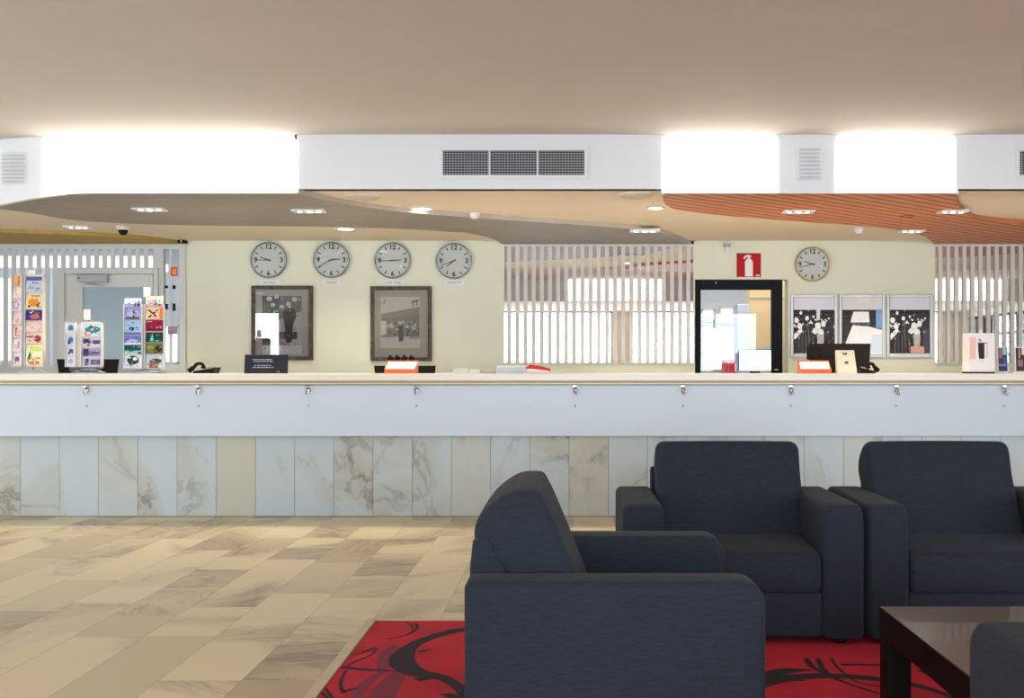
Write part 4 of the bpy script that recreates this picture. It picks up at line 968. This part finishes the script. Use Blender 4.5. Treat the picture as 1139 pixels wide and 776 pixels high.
# black notice sign
dd = 9.3; t = thing('notice_sign', (X(296, dd), dd+.03, ZT), 'black landscape notice sign with small white lines, in front of the left picture', 'sign')
MB().prism([(X(271.5, dd), dd, ZT), (X(320, dd), dd, ZT), (X(320, dd), dd+.02, Z(394.3, dd)), (X(271.5, dd), dd+.02, Z(394.3, dd))], (0, .005, 0), mat('sign_black', srgb(34, 40, 50), .6, spec=.2), bev=.001).build('sign_board', t)
MB().prism([(X(273, dd), dd+.006, ZT), (X(318, dd), dd+.006, ZT), (X(318, dd), dd+.07, ZT+.004), (X(273, dd), dd+.07, ZT+.004)], (0, 0, .003), M_black).build('foot', t)
mb = MB(); wv = pm(214, 218, 224); rd = random.Random(3)
def trow(y0, xs, xe, ht):
    x = xs
    while x < xe:
        w_ = rd.choice([1.6, 2.4, 3.2]); tt = (Z(y0, dd)-ZT)/(Z(394.3, dd)-ZT); yy = dd+.02*tt-.0012
        for q in range(int(w_/.8)): 
            a = x+q*.8; h_ = ht*rd.choice([1, .8]); mb.box(X(a, dd), X(a+.5, dd), yy-.0006, yy, Z(y0+h_/2, dd), Z(y0-h_/2, dd), wv)
        mb.box(X(x, dd), X(x+w_, dd), yy-.0006, yy, Z(y0+.15, dd), Z(y0-.15, dd), wv)
        x += w_+.7
trow(399.8, 280.5, 303, 1.1); trow(401.9, 282, 301.5, 1.1); trow(406.3, 283, 302, 1.1); trow(408.5, 281, 303, 1.1); trow(413.2, 308, 311, .8)
mb.build('lettering', t)

# orange leaflet boxes
def leaflet_box(px0, px1, pyt, label, dd, tops):
    t = thing('leaflet_box', (X((px0+px1)/2, dd), dd+.06, ZT), label, 'leaflet box', 'orange leaflet boxes on the counter')
    x0, x1 = X(px0, dd), X(px1, dd); s = 1
    mb = MB()
    zf = ZT+.035; zb = Z(pyt, dd+.1)
    mb.box(x0, x1, dd, dd+.006, ZT, zf, M_orange, .001); mb.box(x0, x1, dd+.12, dd+.126, ZT, zb, M_orange, .001); mb.box(x0, x1, dd+.006, dd+.12, ZT, ZT+.004, M_orange)
    for xx in (x0, x1-.004): mb.prism([(xx, dd+.003, ZT), (xx, dd+.12, ZT), (xx, dd+.12, zb), (xx, dd+.003, zf)], (.004, 0, 0), M_orange)
    mb.build('tray', t)
    tag(MB().prism([(x0+.008, dd+.012, ZT+.03), (x0+.008, dd+.016, ZT+.045), (x0+.014, dd+.1, zb-.012), (x0+.014, dd+.105, zb-.03)], (x1-x0-.02, 0, 0), M_paper).build('leaflet_stack', org=(x0, dd, ZT)), 'white leaflets lying in the '+tops, 'leaflets', 'white leaflets in the orange boxes')
    return zb
zb = leaflet_box(427.5, 463, 400.5, 'orange leaflet box in front of the right brown framed picture', 9.3, 'orange box under the brown framed picture')
t = thing('pen_row', (X(448, 9.5), 9.47, ZT), 'row of four small black objects standing behind the left orange leaflet box', 'pens')
for k in range(4):
    a = 431.5+k*7.8; mb = MB(); mb.box(X(a, 9.47), X(a+6, 9.47), 9.45, 9.49, ZT, Z(396.4, 9.47), M_black, .006); mb.box(X(a+1, 9.47), X(a+4, 9.47), 9.455, 9.485, Z(396.6, 9.47), Z(394.8, 9.47), M_black, .005); mb.build('block', t)
zb = leaflet_box(890, 925, 400.5, 'orange leaflet box in front of the large black monitor', 9.3, 'orange box under the large black monitor')
# white tent card on the right
dd = 9.26; t = thing('tent_card', (X(942, dd), dd+.02, ZT), 'white upright card leaning in front of the large black monitor', 'card')
m_ivory = pm(238, 228, 206)
MB().prism([(X(932, dd), dd, ZT), (X(953.5, dd), dd, ZT), (X(951, dd), dd+.03, Z(389.3, dd)), (X(930, dd), dd+.03, Z(389.3, dd))], (0, .003, 0), m_ivory).prism([(X(932, dd), dd+.075, ZT), (X(953.5, dd), dd+.075, ZT), (X(951, dd), dd+.034, Z(389.3, dd)), (X(930, dd), dd+.034, Z(389.3, dd))], (0, .003, 0), m_ivory).build('folded_card', t)
ink = pm(60, 54, 50)
mb = MB(); mb.text('W', .022, (X(939.6, dd), dd+.021, Z(393.5, dd)), ink, bold=.0012); mb.text('0', .02, (X(942, dd), dd+.021, Z(393.3, dd)), ink, bold=.0012)
mb.text('\u2193', .02, (X(940.6, dd), dd+.0115, Z(403.5, dd)), ink, bold=.001); mb.text('M', .028, (X(942.4, dd), dd+.0115, Z(403.2, dd)), ink, bold=.001)
mb.build('print', t)

# red and white leaflet holder in the middle
dd = 9.4; t = thing('leaflet_holder', (X(599, dd), dd+.05, ZT), 'low clear holder with red brochures, below the middle slatted screen', 'leaflet holder')
m_cl = pm(222, 222, 222)
mb = MB(); mb.box(X(583.5, dd), X(613.5, dd), dd, dd+.14, ZT, Z(413.8, dd), m_cl, .002); mb.box(X(583.5, dd), X(584.4, dd), dd, dd+.12, ZT, Z(409.5, dd), m_cl); mb.box(X(612.6, dd), X(613.5, dd), dd, dd+.12, ZT, Z(410.5, dd), m_cl); mb.build('holder', t)
mb = MB(); mb.prism([W(585, 410.3, dd), W(612, 413.2, dd), W(612, 409.8, dd), W(603, 407.3, dd), W(590, 405.3, dd), W(585, 408.3, dd)], (0, .09, 0), pm(206, 44, 48)); mb.prism([W(585.2, 413, dd-.001), W(612, 413.6, dd-.001), W(610, 412, dd-.001), W(590, 409.8, dd-.001), W(586, 410.5, dd-.001)], (0, .004, 0), pm(240, 224, 222))
tag(mb.build('brochure', org=W(600, 413, dd)), 'stack of red brochures in the low clear holder', 'brochures')
# pale boxes seen behind the counter edge
dd = 9.62
t = MB().box(X(553, 10), X(586, 10), 9.9, 10.15, .75, Z(407, 9.9), M_panel, .006).box(X(557, 10), X(582, 10), 9.93, 10.1, Z(407, 9.9), Z(406.4, 9.9), M_greyframe); tag(t.build('printer', org=(X(570, 10), 10, .75)), 'white printer top just showing behind the counter, left of the red brochures', 'printer')
t = MB().box(X(505, 9.55), X(521.5, 9.55), 9.5, 9.66, ZT, Z(410, 9.55), pm(196, 200, 196), .002).box(X(522, 9.55), X(534, 9.55), 9.5, 9.66, ZT, Z(410.6, 9.55), pm(204, 208, 204), .002); tag(t.build('paper_tray', org=(X(520, 9.55), 9.55, ZT)), 'flat pale grey tray on the counter under the fourth clock', 'tray')
t = MB().box(X(535, 9.6), X(552, 9.6), 9.58, 9.68, ZT, ZT+.006, pm(150, 110, 90)); tag(t.build('ledge_mat', org=(X(520, 9.6), 9.6, ZT)), 'thin brown mat on the counter back edge, right of the pale grey tray', 'mat')

# white display box on the right and picture cards
dd = 9.25; t = thing('display_box', (X(1091, dd), dd+.06, ZT), 'white display box with a dark rectangle picture, at the right end of the counter', 'display box')
MB().box(X(1075, dd), X(1106.5, dd), dd, dd+.1, ZT+.012, Z(370.5, dd), mat('white_card_box', srgb(236, 232, 232), .5), .002).build('box', t)
MB().box(X(1074.5, dd), X(1107, dd), dd-.002, dd+.102, ZT, ZT+.014, M_black, .002).build('foot', t)
mb = MB(); e = dd-.0006
poly(mb, [(1078.5, 375), (1085.5, 375), (1085.5, 399.5), (1078.5, 399.5)], pm(236, 196, 190), dd, e)
poly(mb, [(1087.8, 381), (1095, 381), (1095, 399), (1089, 399), (1088, 390)], pm(48, 34, 44), dd, e-.0004)
poly(mb, [(1095, 380.6), (1099, 381), (1099, 382), (1095, 382)], pm(150, 140, 146), dd, e-.0004)
poly(mb, [(1088.5, 377), (1090.5, 376.5), (1091.5, 379.5), (1089.5, 380)], pm(150, 140, 150), dd, e-.0004)
poly(mb, [(1097.5, 383), (1098.6, 383), (1098.6, 398), (1097.5, 398)], pm(196, 196, 204), dd, e-.0004)
poly(mb, [(1088, 401), (1095, 401), (1095, 401.6), (1088, 401.6)], pm(180, 184, 196), dd, e-.0004)
mb.build('picture', t)
mb = MB(); mb.prism([W(1090.5, 370.5, dd+.04), W(1092.5, 370.5, dd+.04), W(1093.2, 366, dd+.04), W(1089.8, 366, dd+.04)], (0, .01, 0), pm(200, 210, 214)); mb.build('tab', t)
def small_card(px0, px1, py0, base, accents, label):
    dd = 9.3; t = thing('leaflet_card', (X((px0+px1)/2, dd), dd+.02, ZT), label, 'card', 'small picture cards in clear stands')
    MB().prism([(X(px0, dd), dd, ZT+.01), (X(px1, dd), dd, ZT+.01), (X(px1, dd), dd+.015, Z(py0, dd)), (X(px0, dd), dd+.015, Z(py0, dd))], (0, .004, 0), M_white).build('backing', t)
    mb = MB(); h_ = Z(py0, dd)-ZT-.01
    def Q(u, v, e): return (X(px0+.8+(px1-px0-1.6)*u, dd), dd+.015*v-.0006-e*.0004, ZT+.01+h_*(.04+.92*v))
    mb.face([Q(0, 0, 0), Q(1, 0, 0), Q(1, 1, 0), Q(0, 1, 0)], pm(*base))
    for i, (a, b, c_, e_, col) in enumerate(accents): mb.face([Q(a, b, i+1), Q(c_, b, i+1), Q(c_, e_, i+1), Q(a, e_, i+1)], pm(*col))
    mb.build('print', t)
    MB().box(X(px0, dd), X(px1, dd), dd-.01, dd+.05, ZT, ZT+.01, M_white, .002).build('stand', t)
small_card(1110, 1121.5, 385.5, (60, 56, 92), [(.1, .55, .45, 1, (150, 110, 130)), (.5, .7, .95, .98, (150, 196, 190)), (.55, .2, 1, .6, (50, 96, 150)), (.05, .22, .8, .3, (150, 120, 160))], 'small blue and violet picture card just right of the white display box')
small_card(1129.5, 1142, 385.5, (64, 44, 50), [(.3, .55, .45, 1, (180, 150, 150)), (.2, .2, .7, .5, (130, 110, 116)), (.6, .7, .9, 1, (230, 210, 210))], 'small dark brown picture card at the right edge of the photo')

# ================================================================ CARPET
CZ = .008
def fl(px, py, z=CZ):
    d_ = (H-z)*F/(py-CY); return Vector((X(px, d_), d_, z))
M_car = mat('red_carpet', srgb(196, 24, 48), .95, var=.18, vscale=3.0, bump=.5, bscale=300)
M_cblk = mat('carpet_black', srgb(40, 26, 38), .95, bump=.5, bscale=300); M_cmv = mat('carpet_mauve_shadow', srgb(136, 40, 66), .95, bump=.4, bscale=300)  # mauve ribbons put shadows into the carpet colour
mb = MB(); cx0, cx1, cy0, cy1 = -.905, 4.6, -.6, 5.36
mb.box(cx0, cx1, cy0, cy1, 0, CZ, M_car, .002, 1)
def ribbon(pts, wid, m, lift, world=False):
    P = smooth_path([Vector((p[0], p[1], 0)) if world else fl(*p) for p in pts], 6); n = len(P); last = None; i_m = mb.mi(m)
    for i, p in enumerate(P):
        t_ = (P[min(i+1, n-1)]-P[max(i-1, 0)]); t_.z = 0; t_.normalize(); s_ = Vector((-t_.y, t_.x, 0))
        u = i/(n-1)*(len(wid)-1); a = int(min(u, len(wid)-1.0001)); w_ = wid[a]+(wid[min(a+1, len(wid)-1)]-wid[a])*(u-a)
        c = Vector((p.x, p.y, CZ+lift)); A, B = c+s_*w_/2, c-s_*w_/2
        for q in (A, B): q.x = min(max(q.x, cx0+.003), cx1-.003); q.y = min(q.y, cy1-.003)
        va, vb = mb.bm.verts.new(A), mb.bm.verts.new(B)
        if last:
            f = mb.bm.faces.new((last[0], last[1], vb, va)); f.material_index = i_m
            if f.normal.z < 0: f.normal_flip()
        last = (va, vb)
q1 = lambda *l: [(340+a/5.695, 670+b/5.695) for a, b in l]
q2 = lambda *l: [(840+a/3.81, 640+b/3.81) for a, b in l]
ribbon(q1((470, 640), (500, 560), (560, 480), (640, 400)), [.08, .1, .08, .03], M_cmv, .0004)
ribbon(q1((300, 640), (340, 560), (420, 480), (500, 430)), [.04, .05, .04, .02], M_cmv, .0005)
ribbon(q1((480, 440), (520, 330), (560, 270)), [.03, .08, .02], M_cmv, .0006)
ribbon(q1((1100, 150), (1010, 170), (900, 190), (780, 225), (680, 270), (625, 320), (610, 370), (650, 420), (720, 450), (800, 462), (880, 482), (950, 520), (1000, 570), (1040, 640)), [.02, .05, .06, .06, .07, .10, .11, .10, .08, .06, .05, .05, .04], M_cblk, .001)
ribbon(q1((650, 300), (740, 245), (900, 180), (1010, 160)), [.01, .02, .02, .01], M_cblk, .0012)
ribbon(q1((700, 490), (760, 480), (820, 465)), [.04, .05, .02], M_cblk, .0013)
ribbon(q1((230, 408), (330, 422), (450, 428), (560, 434)), [.03, .03, .025, .01], M_cblk, .0011)
ribbon(q1((760, 310), (720, 310), (800, 295)), [.01, .02, .01], M_cblk, .0012)
ribbon(q1((700, 130), (705, 165), (660, 195), (600, 215), (510, 230)), [.012, .012, .012, .006, .01], M_cblk, .0014)
ribbon(q1((640, 128), (675, 150), (670, 180)), [.008, .01, .004], M_cblk, .0014)
ribbon(q1((270, 330), (350, 320), (430, 288), (445, 300), (400, 340), (300, 380), (260, 410)), [.006, .01, .012, .01, .01, .006], M_cblk, .0015)
ribbon(q1((300, 300), (380, 310), (430, 300)), [.004, .01, .004], M_cblk, .0015)
ribbon(q1((260, 430), (228, 480), (222, 530), (240, 570)), [.008, .012, .014, .02], M_cblk, .0016)
ribbon(q1((240, 568), (290, 550), (335, 545)), [.01, .016, .006], M_cblk, .0016)
ribbon(q1((90, 560), (130, 600), (170, 660)), [.008, .014, .008], M_cblk, .0016)
ribbon(q1((120, 535), (150, 580), (190, 640)), [.008, .014, .008], M_cblk, .0017)
ribbon(q1((850, 580), (920, 590), (980, 620)), [.01, .05, .03], M_cblk, .0016)
ribbon(q2((40, 440), (90, 412), (150, 402), (240, 400)), [.09, .08, .07, .01], M_cblk, .001)
ribbon(q2((120, 445), (160, 440), (210, 445)), [.02, .04, .01], M_cblk, .0012)
ribbon(q2((215, 350), (240, 385), (300, 420)), [.02, .03, .01], M_cblk, .0013)
ribbon(q2((265, 350), (290, 400), (350, 440), (430, 470), (520, 500)), [.02, .025, .02, .015, .01], M_cblk, .0014)
ribbon(q2((320, 350), (360, 400), (430, 450), (530, 470)), [.012, .012, .012, .01], M_cblk, .0015)
ribbon(q2((365, 378), (430, 376), (530, 380), (660, 372)), [.03, .025, .025, .01], M_cblk, .0016)
ribbon(q2((690, 400), (760, 430), (830, 480), (870, 530)), [.02, .03, .02, .01], M_cblk, .0014)
for (xx, yy, s_, a0) in ((.9, 4.0, .5, 0), (2.2, 3.4, .6, 2), (0.2, 2.2, .5, 1), (3.2, 4.4, .5, 3), (-.4, 1.2, .4, 4), (1.3, 1.0, .5, 5)):
    if xx > .5 and yy > 3.5: pass
    ribbon([(xx+s_*(1-k/12)*math.cos(a0+k*.6), yy+s_*(1-k/12)*math.sin(a0+k*.6)) for k in range(10)], [.02, .06, .09, .07, .04, .01], M_cblk, .0018, True)
tag(mb.build('carpet', org=(1.8, 2.4, 0)), 'red carpet with dark swirling line pattern under the armchairs', 'carpet')
mb = MB(); m_st = mat('stone_border', srgb(204, 186, 150), .4, var=.08)
mb.box(cx0-.045, cx0, cy0, cy1+.024, .0, CZ+.004, m_st, .002, 1); mb.box(cx0, cx1, cy1, cy1+.024, .0, CZ+.004, m_st, .002, 1)
struct(mb.build('trim_3'), 'pale stone edging strip around the red carpet', 'trim')

# ================================================================ ARMCHAIRS
# local frame: chair faces -Y, front face at y=0, back at y=.83, centre x=0
AW = 1.022; AT = .176; AD = .82; AH = .590
def arm_loft(mb, x0, x1, m):
    """arm block; side outline with rounded front-top corner, soft edges all round"""
    def outline(ins):
        y0, y1, z0, z1 = 0+ins, AD-ins, .03+ins, AH-ins; R = .065-ins*.5; r = .022; P = []
        P += [(y0, z0), ]
        for k in range(7): a = math.pi+(-math.pi/2)*k/6; P.append((y0+R+R*math.cos(a), z1-R+R*math.sin(a)))
        for k in range(9): P.append((y0+R+(y1-r-y0-R)*(k+.5)/9.0, z1))
        for k in range(5): a = math.pi/2-(math.pi/2)*k/4; P.append((y1-r+r*math.cos(a), z1-r+r*math.sin(a)))
        P += [(y1, z0)]
        return P
    r = .028; loops = []
    st = [(0, r), (.15*r, r*.48), (.5*r, r*.134), (r, 0)]
    for (dx, ins) in st: loops.append([(x0+dx, y, z) for y, z in outline(ins)])
    for (dx, ins) in st[::-1]: loops.append([(x1-dx, y, z) for y, z in outline(ins)])
    mb.loft(loops, m)
def pillow(mb, prof, x0, x1, r, m, n=5, bulge=0.0, seed=0):
    P = [Vector((0, y, z)) for y, z in smooth_closed(prof)]; c = sum(P, Vector())/len(P); loops = []
    st = [(r*(1-math.cos(math.pi/2*k/n)), r*(1-math.sin(math.pi/2*k/n))) for k in range(n+1)]
    xs = [(x0+a, b) for a, b in st]+[(x0+r+(x1-x0-2*r)*k/8, 0) for k in range(1, 8)]+[(x1-a, b) for a, b in st[::-1]]
    for xx, ins in xs:
        l = []; u = (xx-x0)/(x1-x0); bl_ = bulge*math.sin(math.pi*u)
        for p in P:
            v = p-c; L_ = v.length; q = c+v*((L_-ins*min(1, L_/.06)+bl_)/L_) if L_ > 1e-6 else p
            l.append((xx, q.y, q.z))
        loops.append(l)
    mb.loft(loops, m)
def smooth_closed(prof): 
    return [(p.y, p.z) for p in smooth_path([Vector((0, a, b)) for a, b in prof], 4, True)]
ORG['_'] = Vector((0, 0, 0))
def make_armchair():
    t = thing('armchair', (0, 0, 0), '', 'armchair', 'charcoal armchairs around the coffee table')
    for s_ in (-1, 1):
        mb = MB(); a, b = sorted((s_*AW/2, s_*(AW/2-AT))); arm_loft(mb, a, b, M_fab); mb.build('armrest', t)
    hw = AW/2-AT
    MB().box(-hw-.002, hw+.002, .02, AD-.1, .03, .215, M_fab, .012).build('seat_base', t)
    # seat cushion: v measured as y from front
    mb = MB(); pillow(mb, [(.012, .235), (.004, .29), (.012, .35), (.05, .388), (.2, .402), (.4, .408), (.55, .408), (.6, .38), (.6, .25), (.55, .222), (.3, .22), (.05, .22)], -hw+.003, hw-.003, .03, M_fab, bulge=.0)
    mb.build('seat_cushion', t)
    # back cushion (front of chair at y=0, back at y=AD): y = AD - v
    pr = [(.385, .40), (.352, .46), (.311, .56), (.27, .66), (.232, .75), (.212, .79), (.2, .81), (.18, .818), (.125, .815), (.08, .792), (.036, .755), (.014, .715), (.014, .67), (.045, .62), (.09, .58), (.1, .5), (.1, .41), (.2, .40)]
    mb = MB(); pillow(mb, [(AD-v, z) for v, z in pr], -hw-.004, hw+.004, .04, M_fab, n=6, bulge=.003); mb.build('back_cushion', t)
    # upholstered back frame, leaning slightly
    mb = MB(); mb.prism([(-hw-.006, AD-.095, .03), (-hw-.006, AD-.002, .03), (-hw-.006, AD-.002, .60), (-hw-.006, AD-.01, .675), (-hw-.006, AD-.05, .69), (-hw-.006, AD-.1, .59)], (2*hw+.012, 0, 0), M_fab, smooth=False, bev=.008); mb.build('back_frame', t)
    for sx in (-1, 1):
        for yy in (.06, AD-.08):
            MB().lathe((sx*(AW/2-.09), yy, 0), [(.001, 0), (.022, 0), (.026, .01), (.026, .032), (.001, .034)], M_black, seg=16).build('foot', t)
    return t
a0 = make_armchair()
DA = F/264.0
CH = CZ+.0022
a0.location = (X(827.5, DA), DA, CH); a0['label'] = 'charcoal armchair facing the camera, left of the pair against the reception'
a1 = copy_tree(a0, (1.254+AW/2, DA, CH)); a1['label'] = 'charcoal armchair facing the camera, cut by the right edge of the photo'
for ch in a0.children:
    if ch.name.startswith('back_cushion'): ch.location.x += .015
for ch in a1.children:
    if ch.name.startswith('back_cushion'): ch.location.x -= .022; ch.rotation_euler.z = 0
# near chair facing +x: local -Y -> +X : rotate +90deg
a2 = copy_tree(a0, (-.290+AD, 3.12+AW/2, CH), rz=math.pi/2); a2['label'] = 'nearest charcoal armchair seen from its side, facing right in the centre foreground'
# chair facing away (+y): rotate 180, front at y = 2.70
a3 = copy_tree(a0, (.924+AW/2, 2.70, CH), rz=math.pi); a3['label'] = 'charcoal armchair with only one arm showing in the bottom right corner'

# ================================================================ COFFEE TABLE
zt_ = .40; d0 = (H-zt_)*F/(674-CY); x0 = 1.01; y1 = d0; y0 = 2.84; x1 = 1.95
t = thing('coffee_table', ((x0+x1)/2, (y0+y1)/2, CZ), 'dark wooden coffee table with a glossy top in the bottom right', 'coffee table')
M_tab = mat('dark_veneer', srgb(40, 34, 27), .32, coat=.35, var=.15, vscale=14)
M_apr = mat('dark_wood', srgb(16, 11, 10), .5, spec=.2, var=.2, vscale=20)
MB().box(x0, x1, y0, y1, zt_-.006, zt_, M_tab, .002).build('table_top', t)
mb = MB(); b_ = zt_-.006; c_ = zt_-.09
mb.box(x0, x0+.03, y0, y1, c_, b_, M_apr).box(x1-.03, x1, y0, y1, c_, b_, M_apr).box(x0+.03, x1-.03, y0, y0+.03, c_, b_, M_apr).box(x0+.03, x1-.03, y1-.03, y1, c_, b_, M_apr)
mb.build('apron', t)
for xx in (x0+.001, x1-.081):
    for yy in (y0+.001, y1-.081): MB().box(xx, xx+.08, yy, yy+.08, CZ+.0022, b_-.001, M_apr, .003).build('leg', t)
